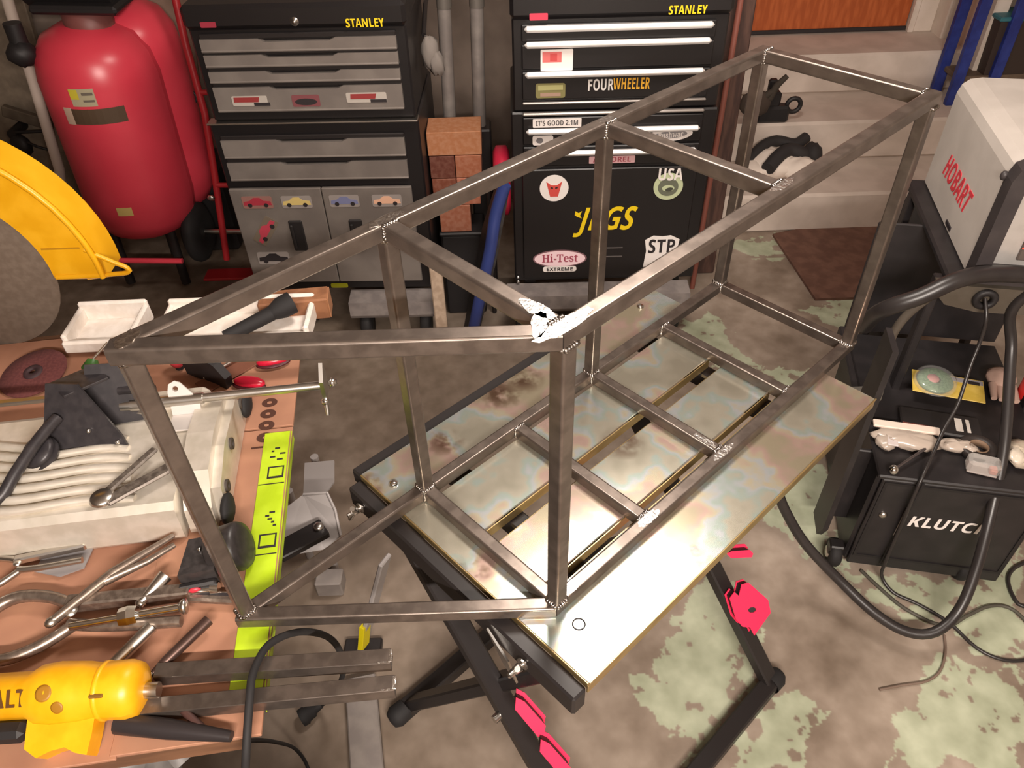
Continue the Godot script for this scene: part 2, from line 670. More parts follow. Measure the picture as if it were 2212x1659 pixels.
func make_table() -> void:
	# the same axes as the frame, the origin on the floor below its near right corner
	var t := thing("welding_table", "welding table with a rainbow plated slotted steel top on black crossed legs", "table", Vector3(0.062, 0, -0.706), 0.7399)
	var top := mat(Color.WHITE, 0.25, 0.78)
	top.albedo_texture = table_picture()
	var edge := noisy(rgb(196, 168, 112), rgb(214, 190, 140), 0.05, 0.3, 0.9, 41)
	var h := 0.78
	var th := 0.004
	var strips := [[-0.475, -0.357, -0.06, 0.835], [-0.328, -0.204, -0.008, 0.715], [-0.166, -0.047, -0.008, 0.715], [-0.024, 0.128, -0.06, 0.845]]
	for q in strips:
		var s := Sh.new()
		s.uv_on = true
		s.uo = Vector3(-0.12, 0, -0.52)
		s.uu = Vector3(1 / 1.04, 0, 0)
		s.uv = Vector3(0, 0, 1 / 0.70)
		obj("top_strip", s.bx(Vector3((q[2] + q[3]) / 2, h - th / 2, (q[0] + q[1]) / 2), Vector3(q[3] - q[2], th, q[1] - q[0]), 0.0012), top, t)
	var s1 := Sh.new()
	s1.uv_on = true
	s1.uo = Vector3(-0.12, 0, -0.52)
	s1.uu = Vector3(1 / 1.04, 0, 0)
	s1.uv = Vector3(0, 0, 1 / 0.70)
	obj("end_plate", s1.bx(Vector3(-0.034, h - th / 2 - 0.0002, -0.19), Vector3(0.053, th, 0.335), 0.0012), top, t)
	# turned-down edges
	obj("edge_flange", Sh.new().bx(Vector3(0.39, h - 0.014, 0.126), Vector3(0.906, 0.02, 0.004), 0.001).beam(Vector3(-0.06, h + 0.0005, 0.1275), Vector3(0.845, h + 0.0005, 0.1275), 0.003, 0.004, 0.001), edge, t)
	obj("edge_flange", Sh.new().bx(Vector3(-0.0615, h - 0.006, -0.173), Vector3(0.003, 0.015, 0.6), 0.001), edge, t)
	for y in [-0.355, -0.33, -0.202, -0.168, -0.045, -0.026]:
		obj("slot_lip", Sh.new().bx(Vector3(0.36, h - 0.016, y), Vector3(0.70, 0.022, 0.002)), edge, t)
	# black guide rails round the edge
	obj("guide_rail", Sh.new().beam(Vector3(-0.078, h - 0.036, -0.475), Vector3(-0.078, h - 0.036, 0.126), 0.03, 0.05, 0.004), M.black_paint, t)
	obj("guide_rail", Sh.new().beam(Vector3(-0.06, h - 0.03, -0.494), Vector3(0.835, h - 0.03, -0.494), 0.034, 0.036, 0.004), M.black_paint, t)
	obj("guide_rail", Sh.new().beam(Vector3(0.0, h - 0.05, 0.09), Vector3(0.80, h - 0.05, 0.09), 0.03, 0.04, 0.004), M.black_paint, t)
	for u in [0.10, 0.70]:
		obj("cross_rail", Sh.new().beam(Vector3(u, h - 0.05, -0.47), Vector3(u, h - 0.05, 0.10), 0.04, 0.04, 0.004), M.black_paint, t)
	# bolts through the rails and wing nuts
	for p in [Vector3(-0.094, h - 0.03, 0.02), Vector3(-0.094, h - 0.03, -0.43)]:
		var s := Sh.new()
		s.tube([p, p + Vector3(-0.034, 0, 0)], 0.0045, 10)
		s.lathe(toward(p + Vector3(-0.004, 0, 0), Vector3(-1, 0, 0)), [Vector2(0, 0), Vector2(0.011, 0), Vector2(0.011, 0.003), Vector2(0, 0.003)], 14, false)
		s.lathe(toward(p + Vector3(-0.012, 0, 0), Vector3(-1, 0, 0)), [Vector2(0, 0), Vector2(0.008, 0), Vector2(0.006, 0.012), Vector2(0, 0.012)], 14)
		for sg in [-1, 1]:
			s.tube([p + Vector3(-0.018, 0, 0), p + Vector3(-0.022, sg * 0.012, sg * 0.006), p + Vector3(-0.026, sg * 0.024, sg * 0.010)], [0.004, 0.006, 0.005], 8)
		obj("wing_nut", s, M.zinc, t)
	obj("angle_stop", Sh.new().prism(Transform3D(Basis(Vector3(0, 0, 1), Vector3(0, 1, 0), Vector3(-1, 0, 0)), Vector3(-0.097, h - 0.07, -0.015)), [Vector2(-0.05, 0.045), Vector2(0.0, 0.0), Vector2(0.02, -0.045), Vector2(-0.012, -0.02)], 0.004), M.zinc, t)
	for p in [Vector2(0.7531, -0.438), Vector2(-0.0292, -0.4097)]:
		obj("bolt_head", Sh.new().lathe(T(Vector3(p.x, h, p.y)), [Vector2(0.009, 0), Vector2(0.009, 0.003), Vector2(0.006, 0.006), Vector2(0, 0.007)], 14), M.chrome, t)
	var hl: Vector2 = Vector2(0.0036, 0.0465)
	obj("locating_hole", Sh.new().lathe(T(Vector3(hl.x, h - 0.002, hl.y)), [Vector2(0.0115, 0), Vector2(0.0115, 0.0027), Vector2(0.009, 0.0027), Vector2(0.009, 0)], 24), M.dark_print, t)
	# crossed legs at both ends and the two floor bars
	var lo := 0.025
	for v in [-0.385, 0.212]:
		obj("floor_bar", Sh.new().beam(Vector3(-0.16, lo, v), Vector3(0.60, lo, v), 0.042, 0.042, 0.004), M.black_paint, t)
		for u in [-0.16, 0.60]:
			obj("foot_cap", Sh.new().lathe(toward(Vector3(u, lo + 0.003, v), Vector3(-1 if u < 0 else 1, 0, 0)), [Vector2(0.027, -0.03), Vector2(0.028, 0.0), Vector2(0.02, 0.014), Vector2(0, 0.018)], 16), M.rubber, t)
	for u in [[-0.055, -0.055, -0.11, 0.03], [0.575, 0.575, 0.53, 0.53]]:
		obj("leg", Sh.new().beam(Vector3(u[0], 0.03, 0.212), Vector3(u[1], h - 0.06, -0.36), 0.03, 0.042, 0.004, Vector3.RIGHT), M.black_paint, t)
		obj("leg", Sh.new().beam(Vector3(u[2], 0.03, -0.385), Vector3(u[3], h - 0.06, 0.10), 0.03, 0.042, 0.004, Vector3.RIGHT), M.black_paint, t)
		obj("pivot_bolt", Sh.new().tube([Vector3(u[0] - 0.035, 0.38, -0.08), Vector3(u[0] + 0.03, 0.38, -0.08)], 0.009, 12), M.zinc, t)

func drawer(parent: Node, x0: float, x1: float, y0: float, y1: float, face: Material, notch := true) -> MeshInstance3D:
	# a drawer front whose top edge dips in the middle, over a dark finger pull
	var a := x0 + (x1 - x0) * 0.33
	var b := x0 + (x1 - x0) * 0.66
	var d := 0.009 if notch else 0.0
	var d_ := obj("drawer", Sh.new().prism(T(Vector3(0, 0, -0.002)), [Vector2(x0, y0), Vector2(x1, y0), Vector2(x1, y1), Vector2(b + 0.02, y1), Vector2(b, y1 - d), Vector2(a, y1 - d), Vector2(a - 0.02, y1), Vector2(x0, y1)], 0.016), face, parent)
	obj("finger_pull", Sh.new().bx(Vector3((x0 + x1) / 2, y1 + 0.006, 0.004), Vector3(x1 - x0, 0.016, 0.008), 0.003), M.black_paint, d_)
	obj("drawer_lip", Sh.new().tube([Vector3(x0, y0 + 0.004, 0.013), Vector3(x1, y0 + 0.004, 0.013)], 0.004, 8), face, d_)
	return d_


func sticker(parent: Node, at: Vector2, w: float, h: float, m: Material, turn := 0.0, z := 0.0145, corner := 0.15) -> MeshInstance3D:
	var p := []
	var r := minf(w, h) * corner
	for q in [[w / 2 - r, h / 2 - r, 0], [-w / 2 + r, h / 2 - r, 1], [-w / 2 + r, -h / 2 + r, 2], [w / 2 - r, -h / 2 + r, 3]]:
		for i in 4:
			p.append(Vector2(q[0], q[1]) + Vector2.from_angle((q[2] + i / 3.0) * PI / 2) * r)
	return obj("sticker", Sh.new().prism(T(Vector3(at.x, at.y, z), Vector3(0, 0, turn)), p, 0.0012), m, parent)


func decal(on: Node, at: Vector2, outline: Array, m: Material, turn := 0.0, z := 0.0158, called := "print") -> MeshInstance3D:
	return obj(called, Sh.new().prism(T(Vector3(at.x, at.y, z), Vector3(0, 0, turn)), outline, 0.001), m, on)


func car_sticker(parent: Node, at: Vector2, w: float, body: Material, base: Material, turn := 0.0) -> void:
	# a little printed car on a pale backing
	var s := sticker(parent, at, w, w * 0.44, base, turn)
	var o := []
	for q in [[-0.46, -0.10], [-0.44, 0.03], [-0.25, 0.06], [-0.10, 0.17], [0.10, 0.17], [0.22, 0.06], [0.44, 0.04], [0.46, -0.10]]:
		o.append(Vector2(q[0], q[1]) * w)
	decal(s, at, o, body, turn)
	for x in [-0.26, 0.27]:
		var c: Vector2 = at + Vector2(x * w, -0.10 * w).rotated(turn)
		decal(s, c, ellipse(Vector2.ZERO, 0.075 * w, 0.075 * w, 12), M.dark_print, 0.0, 0.0166)


func make_chests() -> void:
	var grey := noisy(rgb(130, 122, 117), rgb(142, 134, 128), 0.2, 0.34, 0.35, 51)
	M.chest_grey = grey
	var body := mat(rgb(26, 23, 24), 0.38)
	var dim_red := mat(rgb(150, 44, 62), 0.5)
	var pale := mat(rgb(176, 168, 160), 0.5)
	var turn := deg_to_rad(-2.0)
	var at := Vector3(-0.93, 0, -2.5)
	# left: grey drawers
	var t := thing("tool_chest", "black top tool chest with four grey drawers, standing on the grey-doored cabinet", "tool chest", at + Vector3(0, 0.884, 0), turn)
	var y := -0.884
	obj("body", Sh.new().bx(Vector3(0.308, 0.146, -0.215), Vector3(0.67, 0.292, 0.42), 0.006), body, t)
	obj("lid", Sh.new().bx(Vector3(0.308, 0.327, -0.205), Vector3(0.68, 0.07, 0.44), 0.012), body, t)
	for q in [[1.109, 1.148], [1.063, 1.101], [1.014, 1.050], [0.921, 1.001]]:
		drawer(t, 0.004, 0.611, q[0] + y, q[1] + y, grey)
	obj("lock", Sh.new().lathe(toward(Vector3(0.311, 1.196 + y, 0.012), Vector3.BACK), [Vector2(0.013, 0), Vector2(0.013, 0.004), Vector2(0.006, 0.005), Vector2(0.006, 0.012), Vector2(0, 0.012)], 16), M.zinc, t)
	lettering("maker_name", T(Vector3(0.523, 1.188 + y, 0.0155)), "STANLEY", 0.024, M.yellow_print, t, "Droid Sans", true, 0.116)
	sticker(t, Vector2(0.047, 1.192 + y), 0.048, 0.016, dim_red, 0.0, 0.0152)
	for q in [[0.115, 0.958, 0.115, "Hammer"], [0.494, 0.962, 0.13, "Hammer"]]:
		var s := sticker(t, Vector2(q[0], q[1] + y), q[2], 0.032, pale)
		decal(s, Vector2(q[0] - 0.012, q[1] + y + 0.004), [Vector2(-0.04, -0.008), Vector2(0.04, -0.008), Vector2(0.045, 0.008), Vector2(-0.038, 0.008)], mat(rgb(140, 48, 48), 0.6))
		decal(s, Vector2(q[0] + 0.038, q[1] + y - 0.011), rect(Vector2(-0.026, -0.005), Vector2(0.026, 0.005)), M.dark_print)
	var s0 := sticker(t, Vector2(0.297, 0.955 + y), 0.09, 0.038, mat(rgb(120, 66, 70), 0.6))
	decal(s0, Vector2(0.297, 0.952 + y), ellipse(Vector2.ZERO, 0.036, 0.011, 16), M.dark_print)
	# the cabinet under it
	t = thing("tool_cabinet", "black tool cabinet with two grey drawers above two stickered grey doors", "tool cabinet", at, turn)
	obj("body", Sh.new().bx(Vector3(0.300, 0.545, -0.225), Vector3(0.70, 0.67, 0.44), 0.006), body, t)
	obj("top_edge", Sh.new().bx(Vector3(0.300, 0.8805, -0.01), Vector3(0.70, 0.006, 0.05), 0.002), M.zinc, t)
	drawer(t, -0.02, 0.598, 0.760, 0.824, grey)
	drawer(t, -0.02, 0.598, 0.678, 0.744, grey)
	for q in [[-0.042, 0.2825, 0.143, 0.193], [0.2855, 0.602, 0.362, 0.410]]:
		var d := obj("door", Sh.new().bx(Vector3((q[0] + q[1]) / 2, 0.450, 0.006), Vector3(q[1] - q[0], 0.392, 0.016), 0.003), grey, t)
		obj("door_handle", Sh.new().bx(Vector3((q[2] + q[3]) / 2, 0.46, 0.017), Vector3(q[3] - q[2], 0.125, 0.010), 0.004), M.black_plastic, d)
		obj("handle_grip", Sh.new().bx(Vector3(q[2] + 0.01, 0.46, 0.026), Vector3(0.012, 0.10, 0.012), 0.004), M.black_plastic, d)
	var base := mat(rgb(150, 142, 138), 0.5)
	car_sticker(t, Vector2(0.050, 0.596), 0.108, mat(rgb(170, 52, 68), 0.5), mat(rgb(150, 108, 100), 0.5))
	car_sticker(t, Vector2(0.190, 0.595), 0.108, mat(rgb(214, 190, 120), 0.5), base)
	car_sticker(t, Vector2(0.360, 0.596), 0.105, mat(rgb(120, 124, 160), 0.5), base)
	car_sticker(t, Vector2(0.511, 0.595), 0.105, mat(rgb(226, 178, 150), 0.5), base)
	car_sticker(t, Vector2(0.052, 0.480), 0.12, mat(rgb(190, 66, 84), 0.5), mat(rgb(118, 106, 92), 0.5), 0.95)
	car_sticker(t, Vector2(0.055, 0.365), 0.12, M.dark_print, base)
	sticker(t, Vector2(0.275, 0.226), 0.066, 0.020, mat(rgb(150, 150, 20), 0.5), 0.0, -0.004, 0.3)
	for x in [-0.01, 0.13, 0.44, 0.60]:
		caster(t, Vector3(x, 0, -0.10 if x < 0.2 else -0.36), 0.10, 0.21)
	# right: black drawers with bright bar handles
	at = Vector3(0.055, 0, -2.5)
	turn = deg_to_rad(-1.0)
	t = thing("tool_chest", "black top tool chest with three long bright bar handles", "tool chest", at + Vector3(0, 0.884, 0), turn)
	obj("body", Sh.new().bx(Vector3(0.315, 0.146, -0.215), Vector3(0.67, 0.292, 0.42), 0.006), body, t)
	obj("lid", Sh.new().bx(Vector3(0.315, 0.330, -0.205), Vector3(0.68, 0.074, 0.44), 0.012), body, t)
	var bar := noisy(rgb(236, 232, 230), rgb(246, 243, 240), 0.1, 0.42, 0.35, 52)
	for q in [[1.106, 1.160, 1.149, 0.600], [1.022, 1.100, 1.102, 0.598], [0.925, 1.016, 1.010, 0.590]]:
		var d := obj("drawer", Sh.new().bx(Vector3(0.31, (q[0] + q[1]) / 2 + y, 0.002), Vector3(0.60, q[1] - q[0] - 0.003, 0.012), 0.003), body, t)
		obj("bar_handle", Sh.new().box(T(Vector3((0.019 + q[3]) / 2, q[2] + y, 0.018)), Vector3(q[3] - 0.019, 0.019, 0.022), 0.008), bar, d)
	obj("trim_bar", Sh.new().bx(Vector3(0.31, 0.914 + y, 0.004), Vector3(0.60, 0.007, 0.014), 0.003), grey, t)
	lettering("maker_name", T(Vector3(0.514, 1.192 + y, 0.0155)), "STANLEY", 0.024, M.yellow_print, t, "Droid Sans", true, 0.116)
	sticker(t, Vector2(0.063, 1.184 + y), 0.056, 0.020, mat(rgb(205, 60, 84), 0.5), 0.0, 0.0152)
	var s1 := sticker(t, Vector2(0.120, 1.052 + y), 0.102, 0.066, M.white_print, 0.0, 0.0085, 0.05)
	decal(s1, Vector2(0.105, 1.062 + y), rect(Vector2(-0.03, -0.016), Vector2(0.03, 0.016)), mat(rgb(214, 110, 108), 0.5), 0.0, 0.0098)
	decal(s1, Vector2(0.107, 1.062 + y), rect(Vector2(-0.008, -0.011), Vector2(0.014, 0.011)), mat(rgb(196, 74, 74), 0.5), 0.0, 0.0108)
	var s2 := sticker(t, Vector2(0.101, 0.956 + y), 0.096, 0.048, mat(rgb(128, 122, 76), 0.6), 0.0, 0.0085)
	decal(s2, Vector2(0.101, 0.966 + y), rect(Vector2(-0.04, -0.008), Vector2(0.04, 0.008)), mat(rgb(170, 166, 112), 0.6), 0.0, 0.0098)
	decal(s2, Vector2(0.104, 0.944 + y), rect(Vector2(-0.036, -0.006), Vector2(0.03, 0.005)), mat(rgb(168, 138, 120), 0.6), 0.0, 0.0098)
	lettering("sticker_word", T(Vector3(0.262, 0.970 + y, 0.010)), "FOUR", 0.036, mat(rgb(216, 212, 208), 0.5), t, "Droid Sans", true, 0.082)
	lettering("sticker_word", T(Vector3(0.362, 0.972 + y, 0.010)), "WHEELER", 0.036, mat(rgb(226, 168, 48), 0.5), t, "Droid Sans", true, 0.118)
	t = thing("tool_cabinet", "black tool cabinet with bright bar handles and round stickers on its front", "tool cabinet", at, turn)
	obj("body", Sh.new().bx(Vector3(0.315, 0.545, -0.225), Vector3(0.69, 0.67, 0.44), 0.006), body, t)
	obj("trim_bar", Sh.new().bx(Vector3(0.31, 0.877, 0.004), Vector3(0.60, 0.010, 0.016), 0.004), grey, t)
	for q in [[0.770, 0.868, 0.822, 0.60], [0.692, 0.765, 0.744, 0.60]]:
		var d := obj("drawer", Sh.new().bx(Vector3(0.31, (q[0] + q[1]) / 2, 0.002), Vector3(0.60, q[1] - q[0] - 0.003, 0.012), 0.003), body, t)
		obj("bar_handle", Sh.new().box(T(Vector3((0.021 + q[3]) / 2, q[2], 0.018)), Vector3(q[3] - 0.021, 0.019, 0.022), 0.008), bar, d)
	obj("door", Sh.new().bx(Vector3(0.31, 0.455, 0.002), Vector3(0.61, 0.45, 0.012), 0.003), body, t)
	var z := 0.0085
	sticker(t, Vector2(0.124, 0.848), 0.162, 0.030, M.white_print, 0.0, z, 0.1)
	lettering("sticker_word", T(Vector3(0.124, 0.848, z + 0.0015)), "IT'S GOOD 2.1M", 0.017, mat(rgb(80, 76, 78), 0.5), t, "Droid Sans", true, 0.14)
	var s3 := sticker(t, Vector2(0.077, 0.788), 0.07, 0.034, M.white_print, 0.0, z, 0.2)
	decal(s3, Vector2(0.066, 0.788), ellipse(Vector2.ZERO, 0.012, 0.010, 14), mat(rgb(120, 116, 118), 0.6), 0.0, z + 0.0012)
	var s4 := decal(t, Vector2(0.507, 0.797), ellipse(Vector2.ZERO, 0.074, 0.023, 28), M.white_print, 0.07, z, "sticker")
	decal(s4, Vector2(0.507, 0.797), ellipse(Vector2.ZERO, 0.056, 0.013, 24), mat(rgb(138, 134, 136), 0.6), 0.07, z + 0.001)
	lettering("sticker_word", T(Vector3(0.507, 0.797, z + 0.0022), Vector3(0, 0, 0.07)), "Bushwac", 0.02, M.white_print, s4, "Droid Serif", true, 0.085)
	sticker(t, Vector2(0.315, 0.713), 0.158, 0.026, mat(rgb(220, 176, 180), 0.5), 0.0, z, 0.1)
	lettering("sticker_word", T(Vector3(0.315, 0.713, z + 0.0015)), "ARMOREL", 0.018, mat(rgb(170, 78, 92), 0.5), t, "Droid Sans", true, 0.13)
	# round white sticker with a plain red horned shape
	var s5 := decal(t, Vector2(0.117, 0.610), ellipse(Vector2.ZERO, 0.051, 0.051, 32), M.white_print, 0.0, z, "sticker")
	decal(s5, Vector2(0.117, 0.606), [Vector2(-0.014, -0.028), Vector2(0.014, -0.028), Vector2(0.020, -0.004), Vector2(0.028, 0.030), Vector2(0.010, 0.016), Vector2(-0.010, 0.016), Vector2(-0.028, 0.030), Vector2(-0.020, -0.004)], mat(rgb(206, 78, 70), 0.5), 0.0, z + 0.001)
	for sx in [-1, 1]:
		decal(s5, Vector2(0.117 + sx * 0.008, 0.612), ellipse(Vector2.ZERO, 0.005, 0.003, 10), M.dark_print, sx * 0.3, z + 0.002)
	var s6 := decal(t, Vector2(0.520, 0.606), ellipse(Vector2.ZERO, 0.052, 0.052, 32), mat(rgb(190, 200, 162), 0.5), 0.0, z, "sticker")
	decal(s6, Vector2(0.520, 0.604), ellipse(Vector2.ZERO, 0.036, 0.034, 28), mat(rgb(104, 108, 92), 0.5), 0.0, z + 0.001)
	decal(s6, Vector2(0.520, 0.600), ellipse(Vector2.ZERO, 0.022, 0.012, 16), mat(rgb(190, 200, 162), 0.5), 0.0, z + 0.002)
	decal(s6, Vector2(0.524, 0.596), ellipse(Vector2.ZERO, 0.014, 0.007, 12), mat(rgb(70, 72, 62), 0.5), 0.2, z + 0.003)
	lettering("sticker_word", T(Vector3(0.522, 0.652, z + 0.003)), "USA", 0.044, M.white_print, s6, "Droid Sans", true, 0.085)
	lettering("sticker_word", T(Vector3(0.315, 0.482, z + 0.001)) * Transform3D(Basis(Vector3(1, 0, 0), Vector3(0.25, 1, 0), Vector3(0, 0, 1)), Vector3.ZERO), "JEGS", 0.092, M.yellow_print, t, "Droid Sans", true, 0.205)
	decal(t, Vector2(0.207, 0.505), [Vector2(-0.012, 0.012), Vector2(0.0, 0.004), Vector2(0.012, 0.012), Vector2(0.005, -0.006), Vector2(0.012, -0.018), Vector2(-0.006, -0.010), Vector2(-0.014, -0.004)], M.yellow_print, 0.0, z, "sticker")
	var s7 := decal(t, Vector2(0.142, 0.318), ellipse(Vector2.ZERO, 0.102, 0.038, 36), mat(rgb(126, 92, 98), 0.5), 0.0, z, "sticker")
	decal(s7, Vector2(0.142, 0.318), ellipse(Vector2.ZERO, 0.096, 0.033, 36), mat(rgb(238, 208, 214), 0.5), 0.0, z + 0.001)
	lettering("sticker_word", T(Vector3(0.142, 0.320, z + 0.0025)), "Hi-Test", 0.034, mat(rgb(156, 70, 88), 0.5), s7, "Droid Serif", true, 0.135)
	var s8 := sticker(t, Vector2(0.142, 0.272), 0.128, 0.024, M.white_print, 0.0, z + 0.0012, 0.4)
	lettering("sticker_word", T(Vector3(0.142, 0.272, z + 0.003)), "EXTREME", 0.015, M.dark_print, s8, "Droid Sans", true, 0.10)
	var s9 := decal(t, Vector2(0.522, 0.342), [Vector2(-0.062, -0.070), Vector2(0.02, -0.056), Vector2(0.056, -0.03), Vector2(0.064, 0.048), Vector2(0.03, 0.066), Vector2(0.0, 0.062), Vector2(-0.034, 0.066), Vector2(-0.064, 0.048), Vector2(-0.056, 0.0)], M.white_print, 0.0, z, "sticker")
	decal(s9, Vector2(0.530, 0.300), [Vector2(-0.05, -0.022), Vector2(-0.042, -0.03), Vector2(0.05, 0.022), Vector2(0.05, 0.036)], M.red_print, 0.0, z + 0.001)
	lettering("sticker_word", T(Vector3(0.522, 0.362, z + 0.002)), "STP", 0.056, M.dark_print, s9, "Droid Sans", true, 0.098)
	for q in [0.36, 0.322]:
		decal(t, Vector2(0.345, q), rect(Vector2(-0.032, -0.0025), Vector2(0.032, 0.0025)), mat(rgb(90, 84, 82), 0.5), 0.0, z, "sticker")
	for x in [0.03, 0.60]:
		for zz in [-0.08, -0.38]:
			caster(t, Vector3(x, 0, zz), 0.10, 0.212)
	for q in [Vector2(-0.018, 0.235), Vector2(-0.018, 0.215)]:
		obj("hinge_bolt", Sh.new().ball(Vector3(q.x, q.y, 0.004), Vector3(0.007, 0.007, 0.006), 10), M.zinc, t)
	# grey beams in front of the casters
	for q in [[-0.93, 0.314, 0.648, "short grey painted timber across the front of the grey-doored tool cabinet"], [0.055, -0.062, 0.640, "long grey painted timber across the front of the black tool cabinet"]]:
		var b := thing("grey_timber", q[3], "timber", Vector3(q[0], 0, -2.46), turn, "")
		obj("plank", Sh.new().prism(Transform3D(Basis(Vector3.BACK, Vector3.UP, Vector3.LEFT), Vector3(q[2], 0.0, 0)), [Vector2(-0.045, 0.122), Vector2(0.03, 0.118), Vector2(0.04, 0.135), Vector2(0.035, 0.192), Vector2(-0.045, 0.2)], q[2] - q[1]), noisy(rgb(116, 108, 106), rgb(134, 126, 122), 0.08, 0.7, 0.0, 53), b)
		for x in [q[1] + 0.05, q[2] - 0.05]:
			obj("wheel", Sh.new().lathe(toward(Vector3(x - 0.02, 0.06, -0.01), Vector3.RIGHT), [Vector2(0, 0), Vector2(0.052, 0), Vector2(0.06, 0.008), Vector2(0.06, 0.032), Vector2(0.052, 0.04), Vector2(0, 0.04)], 18), M.rubber, b)
			obj("bracket", Sh.new().bx(Vector3(x, 0.09, -0.01), Vector3(0.03, 0.07, 0.05), 0.004), M.black_paint, b)


func caster(t: Node, at: Vector3, d: float, up: float) -> void:
	obj("caster_wheel", Sh.new().lathe(toward(at + Vector3(-0.014, d / 2, 0), Vector3.RIGHT), [Vector2(0, 0), Vector2(d * 0.44, 0), Vector2(d * 0.5, 0.006), Vector2(d * 0.5, 0.022), Vector2(d * 0.44, 0.028), Vector2(0, 0.028)], 18), M.rubber, t)
	obj("caster_fork", Sh.new().bx(at + Vector3(0, (d * 0.5 + up) / 2, 0), Vector3(0.045, up - d * 0.5, 0.04), 0.004), M.black_paint, t)

func make_back() -> void:
	var concrete := noisy(rgb(196, 182, 171), rgb(210, 196, 185), 0.25, 0.8, 0.0, 61)
	# concrete steps up to the door
	var st := Node3D.new()
	st.name = "steps"
	st.set_meta("kind", "structure")
	add_child(st)
	for i in 3:
		var z := -3.15 - 0.34 * i
		obj("step", Sh.new().bx(Vector3(1.80, 0.19 * i + 0.095, (z - 4.2) / 2), Vector3(1.64, 0.19, z + 4.2), 0.012), concrete, st)
	var wood := noisy(rgb(168, 82, 38), rgb(190, 100, 52), 0.12, 0.45, 0.0, 62, 0.0, Vector3(3, 0.5, 3))
	var dr := struct("door_1", Sh.new().bx(Vector3(1.57, 1.54, -4.17), Vector3(1.04, 1.93, 0.05), 0.004), wood)
	obj("door_sweep", Sh.new().bx(Vector3(1.57, 0.585, -4.142), Vector3(1.04, 0.02, 0.01), 0.003), M.dark_print, dr)
	obj("door_knob", Sh.new().lathe(toward(Vector3(1.16, 1.5, -4.145), Vector3.BACK), [Vector2(0.03, 0), Vector2(0.012, 0.01), Vector2(0.012, 0.03), Vector2(0.028, 0.05), Vector2(0, 0.065)], 18), M.zinc, dr)
	var cream := noisy(rgb(206, 192, 178), rgb(222, 208, 196), 0.3, 0.6, 0.0, 63)
	var tr := struct("trim_1", Sh.new().bx(Vector3(2.155, 1.54, -4.16), Vector3(0.12, 1.94, 0.09), 0.006), cream)
	obj("door_stop", Sh.new().bx(Vector3(2.105, 1.54, -4.125), Vector3(0.03, 1.94, 0.03), 0.004), cream, tr)
	struct("trim_2", Sh.new().bx(Vector3(2.24, 1.45, -4.09), Vector3(0.05, 1.9, 0.16), 0.006), cream)
	struct("trim_3", Sh.new().bx(Vector3(2.30, 1.25, -3.86), Vector3(0.07, 2.5, 0.28), 0.006), cream)
	struct("wall_side", Sh.new().bx(Vector3(2.70, 1.25, -3.6), Vector3(0.16, 2.5, 1.2)), cream)
	# things on the steps
	var c := Vector3(1.302, 0.19, -3.3773)
	var t := thing("cloth_bundle", "crumpled white cloth with black bands on the lowest concrete step", "cloth", Vector3(c.x, 0.19, c.z))
	var wc := mat(rgb(222, 208, 196), 0.8)
	var bc := mat(rgb(40, 36, 36), 0.8)
	obj("white_cloth", Sh.new().ball(Vector3(-0.03, 0.055, 0), Vector3(0.15, 0.06, 0.12), 18, 0.10, 3).ball(Vector3(0.07, 0.05, 0.07), Vector3(0.10, 0.055, 0.07), 16, 0.12, 4).ball(Vector3(-0.13, 0.04, 0.02), Vector3(0.08, 0.045, 0.10), 14, 0.12, 8), wc, t)
	obj("black_band", Sh.new().tube(curve([Vector3(-0.17, 0.06, 0.03), Vector3(-0.10, 0.11, -0.03), Vector3(-0.02, 0.125, -0.07), Vector3(0.07, 0.11, -0.06), Vector3(0.13, 0.13, -0.09)], 0.03), 0.026, 10), bc, t)
	obj("black_band", Sh.new().tube(curve([Vector3(-0.10, 0.08, 0.12), Vector3(-0.04, 0.11, 0.06), Vector3(0.02, 0.12, 0.02), Vector3(0.08, 0.105, 0.03), Vector3(0.13, 0.09, 0.02)], 0.03), 0.032, 10), bc, t)
	obj("black_band", Sh.new().ball(Vector3(0.13, 0.10, 0.02), Vector3(0.045, 0.05, 0.06), 12, 0.08, 5), bc, t)
	c = Vector3(1.272, 0.38, -3.5197)
	t = thing("pipe_clamp", "small black clamp with a ring end standing on the second step", "clamp", Vector3(c.x, 0.38, c.z))
	obj("clamp_body", Sh.new().bx(Vector3(-0.01, 0.04, 0), Vector3(0.15, 0.08, 0.06), 0.012).bx(Vector3(-0.02, 0.11, 0), Vector3(0.07, 0.07, 0.05), 0.01).bx(Vector3(-0.03, 0.17, 0), Vector3(0.04, 0.06, 0.035), 0.008), M.black_plastic, t)
	var ring := []
	for i in 17:
		ring.append(Vector3(0.085 + 0.032 * cos(TAU * i / 16), 0.075 + 0.032 * sin(TAU * i / 16), 0.0))
	obj("clamp_ring", Sh.new().tube(ring, 0.011, 8, false), M.black_plastic, t)
	c = Vector3(1.2192, 0.5619, -3.46)
	t = thing("work_glove", "dark work glove with raised fingers hanging at the left of the steps", "glove", Vector3(c.x - 0.02, c.y - 0.04, c.z + 0.02))
	obj("glove_palm", Sh.new().ball(Vector3(-0.05, -0.02, 0), Vector3(0.075, 0.06, 0.03), 14, 0.06, 6), mat(rgb(66, 54, 46), 0.9), t)
	for q in [[0.0, 0.04, 0.03], [0.03, 0.10, 0.07], [-0.06, 0.03, -0.05]]:
		obj("glove_finger", Sh.new().tube([Vector3(q[0] - 0.02, 0.0, 0), Vector3(q[0], q[1] * 0.6, 0.005), Vector3(q[2], q[1], 0)], [0.017, 0.015, 0.011], 10), mat(rgb(60, 52, 44), 0.9), t)
